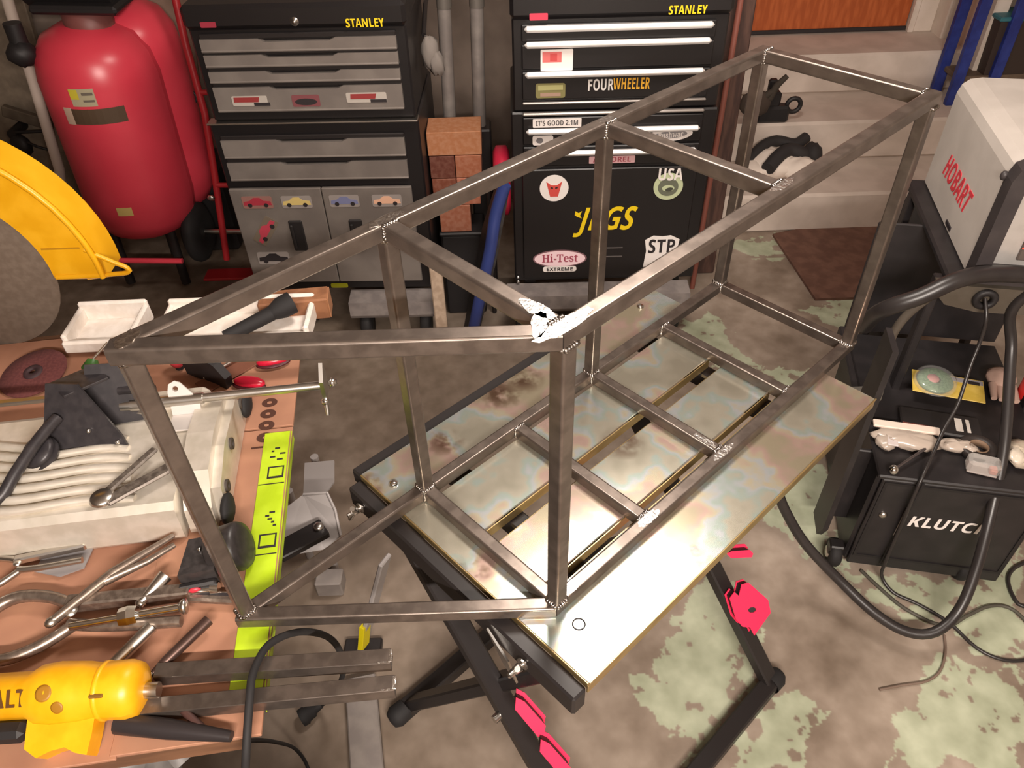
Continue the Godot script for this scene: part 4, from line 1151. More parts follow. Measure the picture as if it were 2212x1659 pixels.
func bench_casting(turn: float) -> void:
	# pale aluminium gearbox-like casting with long ribs
	var alu := noisy(rgb(206, 198, 184), rgb(222, 214, 202), 0.06, 0.42, 0.45, 101)
	var at := Vector3(-0.6101, 0.766, -0.8882)
	var t := thing("aluminium_casting", "large pale aluminium casting with long ribs, lying across the bench", "casting", Vector3(at.x, BY, at.z), turn)
	var s := Sh.new()
	s.prism(Transform3D(Basis(Vector3.BACK, Vector3.UP, Vector3.LEFT), Vector3(0.0, 0, 0)), [Vector2(0, 0.0), Vector2(0.006, 0.01), Vector2(0.0, 0.078), Vector2(-0.012, 0.09), Vector2(-0.27, 0.092), Vector2(-0.29, 0.08), Vector2(-0.29, 0.0)], 0.70)
	obj("housing", s, alu, t)
	for i in 7:
		var z := -0.035 - i * 0.026
		var p := curve([Vector3(-0.66, 0.088, z - 0.05), Vector3(-0.46, 0.09, z - 0.045), Vector3(-0.36, 0.095, z - 0.01), Vector3(-0.28, 0.095, z + 0.008), Vector3(-0.16, 0.093, z), Vector3(-0.07 - i * 0.008, 0.088, z + 0.006)], 0.03)
		obj("rib", Sh.new().tube(p, 0.0085, 8), alu, t)
	obj("end_flange", Sh.new().prism(Transform3D(Basis(Vector3.BACK, Vector3.UP, Vector3.LEFT), Vector3(0.055, 0, 0)), [Vector2(-0.01, 0.0), Vector2(-0.02, 0.05), Vector2(-0.07, 0.10), Vector2(-0.16, 0.112), Vector2(-0.27, 0.10), Vector2(-0.34, 0.055), Vector2(-0.345, 0.0)], 0.05), alu, t)
	obj("end_flange", Sh.new().prism(Transform3D(Basis(Vector3.BACK, Vector3.UP, Vector3.LEFT), Vector3(0.072, 0, 0)), [Vector2(-0.03, 0.0), Vector2(-0.05, 0.07), Vector2(-0.14, 0.09), Vector2(-0.28, 0.08), Vector2(-0.33, 0.03), Vector2(-0.33, 0.0)], 0.02), alu, t)
	obj("side_wall", Sh.new().bx(Vector3(-0.08, 0.105, -0.27), Vector3(0.22, 0.03, 0.05), 0.012), alu, t)
	for q in [Vector3(0.074, 0.045, -0.075), Vector3(0.074, 0.05, -0.30), Vector3(0.074, 0.062, -0.17)]:
		obj("bolt_hole", Sh.new().lathe(toward(q, Vector3.RIGHT), [Vector2(0.012, -0.002), Vector2(0.012, 0.003), Vector2(0.006, 0.003), Vector2(0.006, -0.002)], 16), mat(rgb(62, 54, 48), 0.7), t)
	for q in [Vector3(0.077, 0.03, -0.03), Vector3(0.077, 0.03, -0.32)]:
		obj("rubber_stop", Sh.new().ball(q, Vector3(0.012, 0.028, 0.035), 12), M.rubber, t)
	# long zinc rod with a blade end
	var a := Vector3(-0.773, 0.885, -1.1221)
	var b := Vector3(-0.3791, 0.885, -1.1656)
	t = thing("zinc_rod", "long bright zinc rod sticking out to the right past the bench edge", "rod", a, 0.0)
	var d := b - a
	obj("shaft", Sh.new().tube([Vector3.ZERO, d * 0.4], 0.0115, 14).tube([d * 0.4, d], 0.009, 14), M.zinc, t)
	obj("collar", Sh.new().tube([d * 0.05, d * 0.12], 0.014, 14), M.zinc, t)
	obj("blade", Sh.new().prism(Transform3D(Basis(Vector3(0, 0, 1), Vector3(0, 1, 0), Vector3(-1, 0, 0)), d + Vector3(0.004, 0, 0)), [Vector2(-0.018, -0.02), Vector2(0.016, -0.026), Vector2(0.016, 0.02), Vector2(-0.01, 0.05), Vector2(-0.018, 0.03)], 0.008), M.zinc, t)
	obj("bolt", Sh.new().ball(d + Vector3(0.018, 0.006, 0), Vector3(0.010, 0.010, 0.010), 10).ball(d + Vector3(0.0, -0.03, 0.016), Vector3(0.009, 0.009, 0.009), 10), M.chrome, t)
	obj("split_pin", Sh.new().tube([d + Vector3(0.0, -0.03, 0.016), d + Vector3(0.003, -0.055, 0.03)], [0.006, 0.004], 8), M.zinc, t)
	obj("rest_block", Sh.new().bx(d * 0.12 + Vector3(0, -0.018, 0), Vector3(0.05, 0.022, 0.03), 0.004), M.zinc, t)
	# white bracket
	a = Vector3(-0.6452, 0.86, -1.1063)
	t = thing("white_bracket", "bright white angle bracket with a round hole, on the casting by the rod", "bracket", Vector3(a.x, 0.858, a.z), 0.1)
	obj("upright_leaf", Sh.new().prism(T(Vector3(0, 0, -0.014), Vector3(-0.5, 0, 0)), [Vector2(-0.03, 0), Vector2(0.026, 0), Vector2(0.026, 0.03), Vector2(-0.006, 0.068), Vector2(-0.016, 0.072), Vector2(-0.028, 0.066), Vector2(-0.032, 0.05)], 0.004, ellipse(Vector2(-0.016, 0.056), 0.006, 0.006, 12)), mat(rgb(232, 226, 222), 0.35, 0.3), t)
	obj("foot_leaf", Sh.new().bx(Vector3(-0.002, 0.004, 0.012), Vector3(0.056, 0.004, 0.045), 0.001), mat(rgb(232, 226, 222), 0.3, 0.5), t)
	# black gusset bracket and its bar
	a = Vector3(-0.8252, 0.86, -1.0387)
	t = thing("gusset_bracket", "black triangular steel bracket standing on the casting", "bracket", Vector3(a.x, 0.858, a.z), 0.05)
	var bp := noisy(rgb(46, 43, 46), rgb(60, 56, 58), 0.03, 0.4, 0.2, 102)
	obj("side_plate", Sh.new().prism(T(Vector3(0, 0, 0.0), Vector3(-0.5, 0, 0)), [Vector2(-0.085, 0), Vector2(0.085, 0), Vector2(0.078, 0.02), Vector2(0.012, 0.125), Vector2(-0.045, 0.13), Vector2(-0.06, 0.06)], 0.006), bp, t)
	obj("side_plate", Sh.new().prism(T(Vector3(0.035, 0.0, -0.06), Vector3(-0.5, 0.15, 0)), [Vector2(-0.05, 0), Vector2(0.075, 0), Vector2(0.07, 0.02), Vector2(0.035, 0.12), Vector2(-0.02, 0.125)], 0.006), bp, t)
	obj("bridge", Sh.new().beam(Vector3(-0.03, 0.10, -0.055), Vector3(0.03, 0.09, -0.115), 0.06, 0.006, 0.001), bp, t)
	for q in [Vector3(0.02, 0.035, 0.0), Vector3(0.07, 0.012, 0.012)]:
		obj("rivet", Sh.new().ball(q + Vector3(0, 0, -0.008), Vector3(0.005, 0.005, 0.005), 8), M.zinc, t)
	obj("pivot_pin", Sh.new().tube([Vector3(0.06, 0.06, -0.09), Vector3(0.13, 0.06, -0.09)], 0.008, 8), bp, t)
	a = Vector3(-0.888, 0.9, -1.0094)
	t = thing("ratchet_wrench", "black ratchet with a ribbed head resting on the casting at the left", "wrench", Vector3(a.x, 0.87, a.z))
	obj("ribbed_head", Sh.new().lathe(T(Vector3(0, 0.008, 0.0), Vector3(0.4, 0, 0.2)), [Vector2(0.015, -0.012), Vector2(0.032, -0.012), Vector2(0.034, -0.004), Vector2(0.028, 0.0), Vector2(0.034, 0.006), Vector2(0.028, 0.012), Vector2(0.02, 0.016), Vector2(0, 0.016)], 20), bp, t)
	obj("handle", Sh.new().tube(curve([Vector3(0.03, 0.05, -0.05), Vector3(0.01, 0.04, 0.0), Vector3(-0.012, 0.02, 0.06), Vector3(-0.03, 0.0, 0.10), Vector3(-0.06, -0.004, 0.12), Vector3(-0.09, -0.006, 0.12)], 0.02), 0.011, 10), bp, t)
	a = Vector3(-1.0014, 0.87, -1.1625)
	t = thing("steel_bar", "thin bright steel bar lying along the back of the casting", "bar", Vector3(a.x, 0.864, a.z), 0.1)
	obj("bar", Sh.new().bx(Vector3(0, 0.006, 0), Vector3(0.20, 0.010, 0.014), 0.002), M.zinc, t)
	obj("bar_end", Sh.new().ball(Vector3(0.10, 0.006, 0), Vector3(0.012, 0.008, 0.010), 10), M.zinc, t)
	# open-jawed wrench on the ribs
	a = Vector3(-0.6898, 0.875, -0.9323)
	t = thing("pipe_wrench", "grey pair of open pliers lying on the ribs of the casting", "pliers", Vector3(a.x, 0.872, a.z), 0.85)
	var pw := noisy(rgb(112, 104, 98), rgb(150, 142, 134), 0.02, 0.4, 0.7, 103)
	obj("arm", Sh.new().beam(Vector3(-0.05, 0.006, -0.008), Vector3(0.07, 0.008, -0.035), 0.016, 0.008, 0.003), pw, t)
	obj("arm", Sh.new().beam(Vector3(-0.055, 0.006, 0.012), Vector3(0.075, 0.006, 0.028), 0.026, 0.008, 0.003), pw, t)
	obj("jaw", Sh.new().lathe(T(Vector3(-0.055, 0.008, 0.0)), [Vector2(0.0, 0.006), Vector2(0.018, 0.006), Vector2(0.022, 0.0), Vector2(0.018, -0.006), Vector2(0, -0.006)].map(func(q): return Vector2(q.x, -q.y)), 18), M.zinc, t)

func locking_pliers(called: String, label: String, at: Vector3, turn: float, long: float, m: Material) -> Node3D:
	# jaw at -x, handles towards +x
	var t := thing(called, label, "pliers", at, turn, "")
	var k := long
	obj("upper_jaw", Sh.new().tube(curve([Vector3(-0.50, 0.05, -0.02) * k, Vector3(-0.47, 0.05, -0.13) * k, Vector3(-0.36, 0.05, -0.19) * k, Vector3(-0.20, 0.05, -0.16) * k, Vector3(-0.06, 0.05, -0.08) * k], 0.02), 0.032 * k, 8), m, t)
	obj("lower_jaw", Sh.new().tube(curve([Vector3(-0.50, 0.05, 0.02) * k, Vector3(-0.45, 0.05, 0.12) * k, Vector3(-0.33, 0.05, 0.16) * k, Vector3(-0.18, 0.05, 0.12) * k, Vector3(-0.04, 0.05, 0.03) * k], 0.02), 0.030 * k, 8), m, t)
	obj("fixed_handle", Sh.new().beam(Vector3(-0.10, 0.05, -0.10) * k, Vector3(0.50, 0.05, -0.05) * k, 0.07 * k, 0.075 * k, 0.003), m, t)
	obj("lever_handle", Sh.new().tube(curve([Vector3(-0.06, 0.06, 0.03) * k, Vector3(0.10, 0.06, 0.07) * k, Vector3(0.30, 0.06, 0.10) * k, Vector3(0.48, 0.06, 0.12) * k], 0.02), 0.030 * k, 8), m, t)
	obj("pivot_rivet", Sh.new().lathe(T(Vector3(-0.06, 0.08, -0.03) * k), [Vector2(0.035 * k, 0), Vector2(0.03 * k, 0.012 * k), Vector2(0, 0.014 * k)], 14), M.zinc, t)
	obj("adjusting_screw", Sh.new().tube([Vector3(0.50, 0.05, -0.05) * k, Vector3(0.60, 0.05, -0.045) * k], 0.018 * k, 8).tube([Vector3(0.60, 0.05, -0.045) * k, Vector3(0.64, 0.05, -0.043) * k], 0.032 * k, 10), M.chrome, t)
	return t


func bench_tools(turn: float) -> void:
	var tool := noisy(rgb(136, 122, 112), rgb(166, 152, 140), 0.02, 0.33, 0.8, 111)
	# two loose square tubes
	for q in [[Vector3(-0.2053, 0.8, -0.6235), Vector3(-0.573, 0.8, -0.6117), "rear one of two loose square steel tubes sticking out past the bench"], [Vector3(-0.1953, 0.8, -0.579), Vector3(-0.575, 0.8, -0.5542), "front one of two loose square steel tubes sticking out past the bench"]]:
		var a: Vector3 = q[0]
		var b: Vector3 = q[1]
		var t := thing("steel_tube", q[2], "tube", Vector3(a.x, BY + 0.0127, a.z), 0.0, "loose steel tubes on the bench")
		var d := Vector3(b.x - a.x, 0, b.z - a.z)
		var n := Vector3(-d.z, 0, d.x).normalized() * 0.0118
		obj("tube_wall", Sh.new().beam(Vector3(0, 0.0118, 0), d + Vector3(0, 0.0118, 0), 0.0254, 0.002, 0.0008), M.mill, t)
		obj("tube_wall", Sh.new().beam(Vector3(0, -0.0118, 0), d + Vector3(0, -0.0118, 0), 0.0254, 0.002, 0.0008), M.mill, t)
		obj("tube_wall", Sh.new().beam(n, d + n, 0.002, 0.0254, 0.0008), M.mill, t)
		obj("tube_wall", Sh.new().beam(-n, d - n, 0.002, 0.0254, 0.0008), M.mill, t)
		obj("cut_end", Sh.new().beam(Vector3(0, 0.0124, 0) + n * 0.9, Vector3(0, 0.0124, 0) - n * 0.9, 0.006, 0.002, 0.0006).beam(d.normalized() * 0.02 + Vector3(0, 0.0122, 0) - n * 0.92, Vector3(0, 0.0122, 0) - n * 0.92, 0.003, 0.002), M.bright, t)
	# locking pliers and friends
	var a := Vector3(-0.7566, 0.77, -0.7144)
	locking_pliers("clamp_pliers", "large grey locking C-clamp pliers, jaws at the left, below the casting", Vector3(a.x + 0.03, BY, a.z + 0.0), 0.16, 0.34, tool)
	a = Vector3(-0.8548, 0.79, -0.8247)
	locking_pliers("locking_pliers", "bright locking pliers lying at the left against the casting's near side", Vector3(a.x - 0.02, BY + 0.005, a.z), 0.32, 0.20, M.zinc)
	a = Vector3(-0.6942, 0.8, -0.7876)
	var t := thing("long_pliers", "slim long-nose pliers lying slantwise across the larger clamp pliers", "pliers", Vector3(a.x, BY + 0.03, a.z), 0.82)
	obj("arm", Sh.new().tube([Vector3(-0.11, 0, 0.004), Vector3(0.0, 0.006, -0.004), Vector3(0.11, 0.002, 0.0)], [0.008, 0.009, 0.005], 8), tool, t)
	obj("arm", Sh.new().tube([Vector3(-0.02, 0.004, 0.0), Vector3(0.05, 0.004, 0.018), Vector3(0.10, 0.002, 0.02)], [0.008, 0.006, 0.005], 8), tool, t)
	obj("spring_end", Sh.new().ball(Vector3(-0.115, 0.0, 0.004), Vector3(0.012, 0.008, 0.010), 10), M.zinc, t)
	a = Vector3(-0.8063, 0.77, -0.8469)
	t = thing("grey_plate", "pale grey sheet offcut under the bright locking pliers", "plate", Vector3(a.x, BY, a.z), 0.1)
	obj("sheet", Sh.new().prism(Transform3D(Basis(Vector3.RIGHT, -PI / 2), Vector3(0, 0.001, 0)), [Vector2(-0.06, -0.02), Vector2(-0.01, -0.038), Vector2(0.028, -0.025), Vector2(0.034, 0.035), Vector2(-0.05, 0.035)], 0.002), mat(rgb(160, 156, 158), 0.4, 0.4), t)
	a = Vector3(-0.5604, 0.775, -0.7546)
	t = thing("flat_bar", "long dull steel bar lying toward the frame's lower nose", "bar", Vector3(a.x, BY, a.z), -0.09)
	obj("bar", Sh.new().bx(Vector3(0, 0.009, 0), Vector3(0.17, 0.014, 0.022), 0.004), tool, t)
	obj("bar_groove", Sh.new().bx(Vector3(0, 0.0162, -0.002), Vector3(0.16, 0.001, 0.005)), M.dark_print, t)
	a = Vector3(-0.6337, 0.8, -0.7046)
	t = thing("threaded_bolt", "shiny chrome clamp screw with a pad, pointing right across the bench", "bolt", Vector3(a.x, BY + 0.035, a.z), 0.17)
	obj("thread", Sh.new().tube([Vector3(-0.10, 0.0, 0), Vector3(0.075, 0, 0)], 0.0065, 12), M.chrome, t)
	obj("nut", Sh.new().lathe(toward(Vector3(-0.022, 0, 0), Vector3.RIGHT), [Vector2(0, 0), Vector2(0.015, 0), Vector2(0.017, 0.014), Vector2(0.015, 0.028), Vector2(0, 0.028)], 8, false), M.chrome, t)
	obj("pad", Sh.new().lathe(toward(Vector3(0.072, 0, 0), Vector3.RIGHT), [Vector2(0, 0), Vector2(0.008, 0), Vector2(0.013, 0.006), Vector2(0.013, 0.011), Vector2(0, 0.012)], 14), M.zinc, t)
	obj("support_jaw", Sh.new().bx(Vector3(-0.012, -0.018, -0.012), Vector3(0.035, 0.034, 0.02), 0.005), tool, t)
	a = Vector3(-0.6336, 0.8, -0.6507)
	t = thing("chrome_lever", "short chrome lever slanting down from the clamp screw", "lever", Vector3(a.x, BY + 0.014, a.z), 0.95)
	obj("lever", Sh.new().tube([Vector3(-0.05, -0.004, 0), Vector3(0.05, 0.008, 0)], [0.010, 0.011], 12), M.zinc, t)
	obj("lever_tip", Sh.new().ball(Vector3(-0.053, -0.004, 0), Vector3(0.011, 0.010, 0.013), 10), M.chrome, t)
	a = Vector3(-0.6249, 0.8, -0.759)
	t = thing("chrome_toggle", "small chrome toggle standing above the clamp screw", "toggle", Vector3(a.x, BY + 0.02, a.z), 1.0)
	obj("toggle", Sh.new().tube([Vector3(-0.026, 0, 0), Vector3(0.03, 0.01, 0)], [0.007, 0.013], 12), M.zinc, t)
	obj("toggle_tip", Sh.new().ball(Vector3(-0.026, 0, 0), Vector3(0.01, 0.008, 0.01), 10), M.chrome, t)
	a = Vector3(-0.546, 0.79, -0.6556)
	t = thing("steel_punch", "dark round steel punch leaning toward the loose tubes", "punch", Vector3(a.x, BY + 0.016, a.z), 0.93)
	obj("shank", Sh.new().tube([Vector3(-0.055, 0, 0), Vector3(-0.03, 0.001, 0), Vector3(0.055, 0.006, 0)], [0.005, 0.0085, 0.0095], 12), mat(rgb(92, 72, 66), 0.35, 0.7), t)
	obj("tip", Sh.new().ball(Vector3(-0.057, 0, 0), Vector3(0.006, 0.005, 0.006), 8), M.chrome, t)
	# black work lamp with red button
	a = Vector3(-0.5302, 0.79, -0.8217)
	t = thing("work_lamp", "round black tool head with a red button, lying right of the casting", "tool", Vector3(a.x, BY, a.z), 0.2)
	var bk := noisy(rgb(44, 41, 41), rgb(56, 52, 52), 0.02, 0.4, 0.0, 112)
	obj("drum", Sh.new().lathe(toward(Vector3(-0.004, 0.034, -0.004), Vector3(0.9, 0.25, 0.1)), [Vector2(0, 0), Vector2(0.036, 0), Vector2(0.042, 0.006), Vector2(0.044, 0.05), Vector2(0.04, 0.058), Vector2(0.03, 0.06), Vector2(0, 0.06)], 28), bk, t)
	obj("body", Sh.new().prism(Transform3D(Basis(Vector3.RIGHT, -PI / 2), Vector3(-0.03, 0.012, 0.0)), [Vector2(-0.026, -0.045), Vector2(0.034, -0.045), Vector2(0.034, 0.03), Vector2(-0.014, 0.03)], 0.04), bk, t)
	obj("base", Sh.new().bx(Vector3(-0.03, 0.016, 0.05), Vector3(0.064, 0.03, 0.014), 0.004), M.black_plastic, t)
	obj("red_button", Sh.new().ball(Vector3(-0.035, 0.022, 0.058), Vector3(0.011, 0.006, 0.004), 10), mat(rgb(200, 50, 66), 0.4), t)
	obj("screw", Sh.new().ball(Vector3(-0.022, 0.055, 0.0), Vector3(0.004, 0.004, 0.004), 8), M.chrome, t)
	grinder()
	bench_front()


func grinder() -> void:
	# yellow die grinder lying along the near edge; local x runs along its barrel to the right
	var c := Vector3(-0.6743, 0.81, -0.5692)
	var t := thing("yellow_grinder", "yellow die grinder lying at the near left corner of the bench", "grinder", Vector3(c.x, 0.812, c.z), 0.03)
	var yel := noisy(rgb(228, 160, 12), rgb(236, 172, 24), 0.05, 0.38, 0.0, 121)
	var ax := toward(Vector3.ZERO, Vector3.RIGHT)
	obj("barrel", Sh.new().lathe(ax, [Vector2(0.0, -0.24), Vector2(0.03, -0.24), Vector2(0.034, -0.235), Vector2(0.034, -0.06), Vector2(0.043, -0.045), Vector2(0.046, -0.02), Vector2(0.044, 0.02), Vector2(0.040, 0.045), Vector2(0.042, 0.055), Vector2(0.043, 0.085), Vector2(0.038, 0.100), Vector2(0.022, 0.106), Vector2(0, 0.106)], 32), yel, t)
	obj("paddle", Sh.new().prism(Transform3D(Basis(Vector3.RIGHT, Vector3(0, 0.35, -0.94).normalized(), Vector3(0, 0.94, 0.35).normalized()), Vector3(0, -0.032, 0.02)), [Vector2(-0.055, 0.0), Vector2(-0.05, -0.045), Vector2(-0.03, -0.058), Vector2(-0.012, -0.05), Vector2(0.008, -0.046), Vector2(0.024, -0.054), Vector2(0.042, -0.058), Vector2(0.044, -0.03), Vector2(0.044, 0.0)], 0.034), yel, t)
	obj("trigger", Sh.new().bx(Vector3(-0.09, -0.02, 0.045), Vector3(0.065, 0.03, 0.03), 0.008), M.black_plastic, t)
	for q in [[-0.02, 0.75, 0.012], [0.0, 0.28, 0.009]]:
		var dir := Vector3(0, sin(q[1] + 0.35), cos(q[1] + 0.35))
		obj("screw_cap", Sh.new().lathe(toward(Vector3(q[0], 0, 0) + dir * 0.0445, dir), [Vector2(q[2], -0.003), Vector2(q[2], 0.001), Vector2(q[2] * 0.7, 0.0015), Vector2(0, 0.0012)], 16), mat(rgb(150, 104, 20), 0.5), t)
	obj("vent", Sh.new().bx(Vector3(0.055, 0.034, 0.026), Vector3(0.02, 0.004, 0.006), 0.001), mat(rgb(120, 84, 20), 0.6), t)
	obj("collar_ring", Sh.new().lathe(ax, [Vector2(0.0405, 0.045), Vector2(0.0435, 0.047), Vector2(0.0435, 0.052), Vector2(0.0405, 0.054)], 32), yel, t)
	var d := Vector3(0, sin(0.95), cos(0.95))
	lettering("maker_name", Transform3D(Basis(Vector3.RIGHT, Vector3(0, cos(0.95), -sin(0.95)), d), Vector3(-0.108, 0, 0) + d * 0.0345), "DEWALT", 0.024, mat(rgb(84, 52, 14), 0.5), t, "Droid Sans", true, 0.115)
	obj("spindle", Sh.new().tube([Vector3(0.10, -0.008, 0), Vector3(0.125, -0.008, 0)], 0.012, 12), M.zinc, t)


func bench_front() -> void:
	# black bar beside the grinder
	var a := Vector3(-0.6059, 0.79, -0.5333)
	var b := Vector3(-0.4304, 0.78, -0.51)
	var t := thing("black_rod", "black tapered rod lying in front of the loose tubes", "rod", Vector3(a.x, BY + 0.017, a.z))
	var d := Vector3(b.x - a.x, -0.004, b.z - a.z)
	obj("shaft", Sh.new().tube([Vector3.ZERO, d * 0.45, d * 0.8, d], [0.016, 0.015, 0.011, 0.008], 12), mat(rgb(52, 47, 48), 0.35, 0.3), t)
	obj("pin", Sh.new().tube([d * 0.8, d * 0.8 + Vector3(-0.06, 0.004, -0.045)], 0.006, 8), mat(rgb(70, 46, 42), 0.5), t)
	a = Vector3(-0.6708, 0.77, -0.5291)
	t = thing("paper_card", "small grey paper card lying under the yellow grinder", "card", Vector3(a.x, BY, a.z), 0.1)
	obj("card", Sh.new().bx(Vector3(0, 0.0015, 0), Vector3(0.06, 0.002, 0.03), 0.0005), mat(rgb(150, 124, 112), 0.7), t)
	# grey and orange tool in front of the bench, on a black case
	a = Vector3(-0.5937, 0.66, -0.5311)
	t = thing("tool_case", "black tool case with silver latches standing before the bench", "case", Vector3(a.x + 0.07, 0, a.z + 0.115))
	obj("case_body", Sh.new().bx(Vector3(0, 0.29, 0), Vector3(0.34, 0.58, 0.20), 0.012), M.black_plastic, t)
	obj("case_lid", Sh.new().bx(Vector3(0, 0.60, 0), Vector3(0.35, 0.04, 0.21), 0.01), M.black_plastic, t)
	for x in [-0.1, 0.13]:
		obj("latch", Sh.new().bx(Vector3(x, 0.605, -0.103), Vector3(0.02, 0.03, 0.012), 0.003), M.zinc, t)
	obj("carry_handle", Sh.new().tube(curve([Vector3(0.02, 0.62, -0.06), Vector3(0.03, 0.655, -0.06), Vector3(0.10, 0.655, -0.06), Vector3(0.11, 0.62, -0.06)], 0.02), 0.009, 8), M.black_plastic, t)
	t = thing("cordless_tool", "grey cordless tool with an orange nose and bolts, at the bottom edge", "power tool", Vector3(a.x - 0.01, 0.622, a.z + 0.05), 0.0)
	var gm := noisy(rgb(92, 88, 86), rgb(108, 103, 100), 0.03, 0.5, 0.0, 122)
	obj("body", Sh.new().tube(curve([Vector3(0.06, 0.03, -0.05), Vector3(0.02, 0.06, -0.075), Vector3(-0.025, 0.055, -0.03), Vector3(-0.05, 0.045, 0.03)], 0.02), 0.034, 14), gm, t)
	obj("grip", Sh.new().tube([Vector3(0.015, 0.05, -0.06), Vector3(0.05, 0.03, 0.0), Vector3(0.07, 0.028, 0.06)], [0.03, 0.027, 0.028], 12), gm, t)
	obj("orange_nose", Sh.new().tube([Vector3(-0.045, 0.05, 0.0), Vector3(-0.085, 0.048, 0.04)], [0.036, 0.03], 14), mat(rgb(236, 92, 40), 0.4), t)
	for q in [Vector3(0.028, 0.086, -0.045), Vector3(-0.03, 0.09, -0.008)]:
		obj("screw", Sh.new().ball(q, Vector3(0.006, 0.006, 0.006), 8), M.chrome, t)
	# cord from the near edge up over the tubes and down to its plug on the floor
	var p := curve([Vector3(-0.4189, 0.7, -0.4555), Vector3(-0.4037, 0.78, -0.489), Vector3(-0.4048, 0.815, -0.5554), Vector3(-0.4077, 0.815, -0.592), Vector3(-0.3997, 0.8, -0.6439), Vector3(-0.3724, 0.76, -0.6882), Vector3(-0.3533, 0.66, -0.7405), Vector3(-0.3533, 0.54, -0.7805), Vector3(-0.387, 0.34, -0.8411), Vector3(-0.4552, 0.12, -0.8999), Vector3(-0.5058, 0.03, -0.9194)], 0.02)
	t = thing("power_cord", "black power cord looping over the loose tubes down to a plug on the floor", "cord", Vector3.ZERO)
	obj("cable", Sh.new().tube(p, 0.0062, 10), M.rubber, t)
	var e := Vector3(-0.5058, 0.03, -0.9194)
	var f := Vector3(-0.5544, 0.022, -0.8894)
	obj("plug", Sh.new().tube([e, e.lerp(f, 0.35), e.lerp(f, 0.4), e.lerp(f, 0.7), e.lerp(f, 0.75), f], [0.008, 0.012, 0.017, 0.019, 0.023, 0.022], 14), M.rubber, t)
	p = curve([Vector3(-0.5008, 0.64, -0.551), Vector3(-0.5005, 0.5, -0.6264), Vector3(-0.5122, 0.3, -0.7093), Vector3(-0.5288, 0.1, -0.7788), Vector3(-0.5147, 0.01, -0.7673), Vector3(-0.4747, 0.008, -0.6698)], 0.02)
	tag(obj("charging_cable", Sh.new().tube(p, 0.004, 8), M.rubber), "thin black cord running from the black tool case to the floor", "cord")
	# things on the floor right of the bench
	var grey := noisy(rgb(126, 118, 114), rgb(140, 132, 126), 0.1, 0.6, 0.0, 123)
	a = Vector3(-0.4189, 0.03, -0.943)
	b = Vector3(-0.3532, 0.03, -0.6585)
	tag(obj("grey_batten", Sh.new().beam(Vector3(a.x, 0.016, a.z - 0.05), Vector3(b.x, 0.016, b.z), 0.078, 0.03, 0.003), grey), "flat grey batten lying on the floor between bench and welding table", "batten")
	var li := mat(rgb(168, 162, 160), 0.45, 0.2)
	t = thing("sheet_stand", "pale grey sheet metal stand on the floor beside the cardboard", "stand", Vector3.ZERO)
	var q := [Vector3(-0.537, 0.42, -1.278), Vector3(-0.4778, 0.42, -1.2816), Vector3(-0.454, 0.4, -1.2402), Vector3(-0.4402, 0.36, -1.1926), Vector3(-0.4817, 0.34, -1.1683), Vector3(-0.5799, 0.34, -1.1514), Vector3(-0.597, 0.4, -1.2344)]
	var s := Sh.new()
	for i in range(1, q.size() - 1):
		s.tri(q[0], q[i], q[i + 1])
		s.tri(q[0] + Vector3(0, -0.004, 0), q[i + 1] + Vector3(0, -0.004, 0), q[i] + Vector3(0, -0.004, 0))
	obj("top_sheet", s, li, t)
	obj("folded_edge", Sh.new().tube([q[0], q[1]], 0.004, 8).tube([q[1], q[2], q[3]], 0.004, 8), li, t)
	var v := [Vector3(-0.5972, 0.3, -1.4974), Vector3(-0.5139, 0.3, -1.5043), Vector3(-0.5018, 0.3, -1.4239), Vector3(-0.5182, 0.3, -1.3814), Vector3(-0.5801, 0.3, -1.3807)]
	s = Sh.new()
	for i in range(1, v.size() - 1):
		s.tri(v[0], v[i], v[i + 1])
		s.tri(v[0] + Vector3(0, -0.004, 0), v[i + 1] + Vector3(0, -0.004, 0), v[i] + Vector3(0, -0.004, 0))
	obj("rear_sheet", s, li, t)
	obj("black_arm", Sh.new().beam(Vector3(-0.5725, 0.4, -1.1147), Vector3(-0.471, 0.4, -1.186), 0.055, 0.02, 0.003), M.black_paint, t)
	obj("bolt_head", Sh.new().lathe(T(Vector3(-0.4829, 0.415, -1.1792)), [Vector2(0.012, -0.005), Vector2(0.012, 0.003), Vector2(0.007, 0.006), Vector2(0, 0.006)], 14), M.zinc, t)
	for k in [Vector3(-0.623, 0.2, -1.3954), Vector3(-0.5737, 0.15, -1.5209), Vector3(-0.5426, 0.17, -1.3502)]:
		obj("stand_leg", Sh.new().tube([Vector3(k.x, 0, k.z), Vector3(k.x, 0.30 if k.y > 0.14 else 0.28, k.z)], 0.012, 8), li, t)
	# leaning grey post with a yellow label
	t = thing("grey_post", "leaning grey post with a yellow label between bench and table", "post", Vector3.ZERO)
	a = Vector3(-0.3213, 0.36, -1.116)
	b = Vector3(-0.4229, 0.03, -1.0709)
	obj("post_blade", Sh.new().beam(a, b, 0.05, 0.012, 0.003, Vector3(1, 0.4, 0.3)), li, t)
	obj("yellow_label", Sh.new().beam(Vector3(-0.3976, 0.143, -1.0751), Vector3(-0.4123, 0.064, -1.0567), 0.036, 0.0145, 0.001, Vector3(1, 0.4, 0.3)), mat(rgb(206, 190, 10), 0.5), t)
	obj("post_foot", Sh.new().bx(Vector3(b.x, 0.012, b.z), Vector3(0.10, 0.024, 0.07), 0.004), M.black_paint, t)
	a = Vector3(-0.5395, 0.02, -1.2801)
	tag(obj("grey_block", Sh.new().bx(Vector3(a.x, 0.03, a.z), Vector3(0.075, 0.06, 0.055), 0.004), grey), "small grey block standing on the floor left of the leaning post", "block")
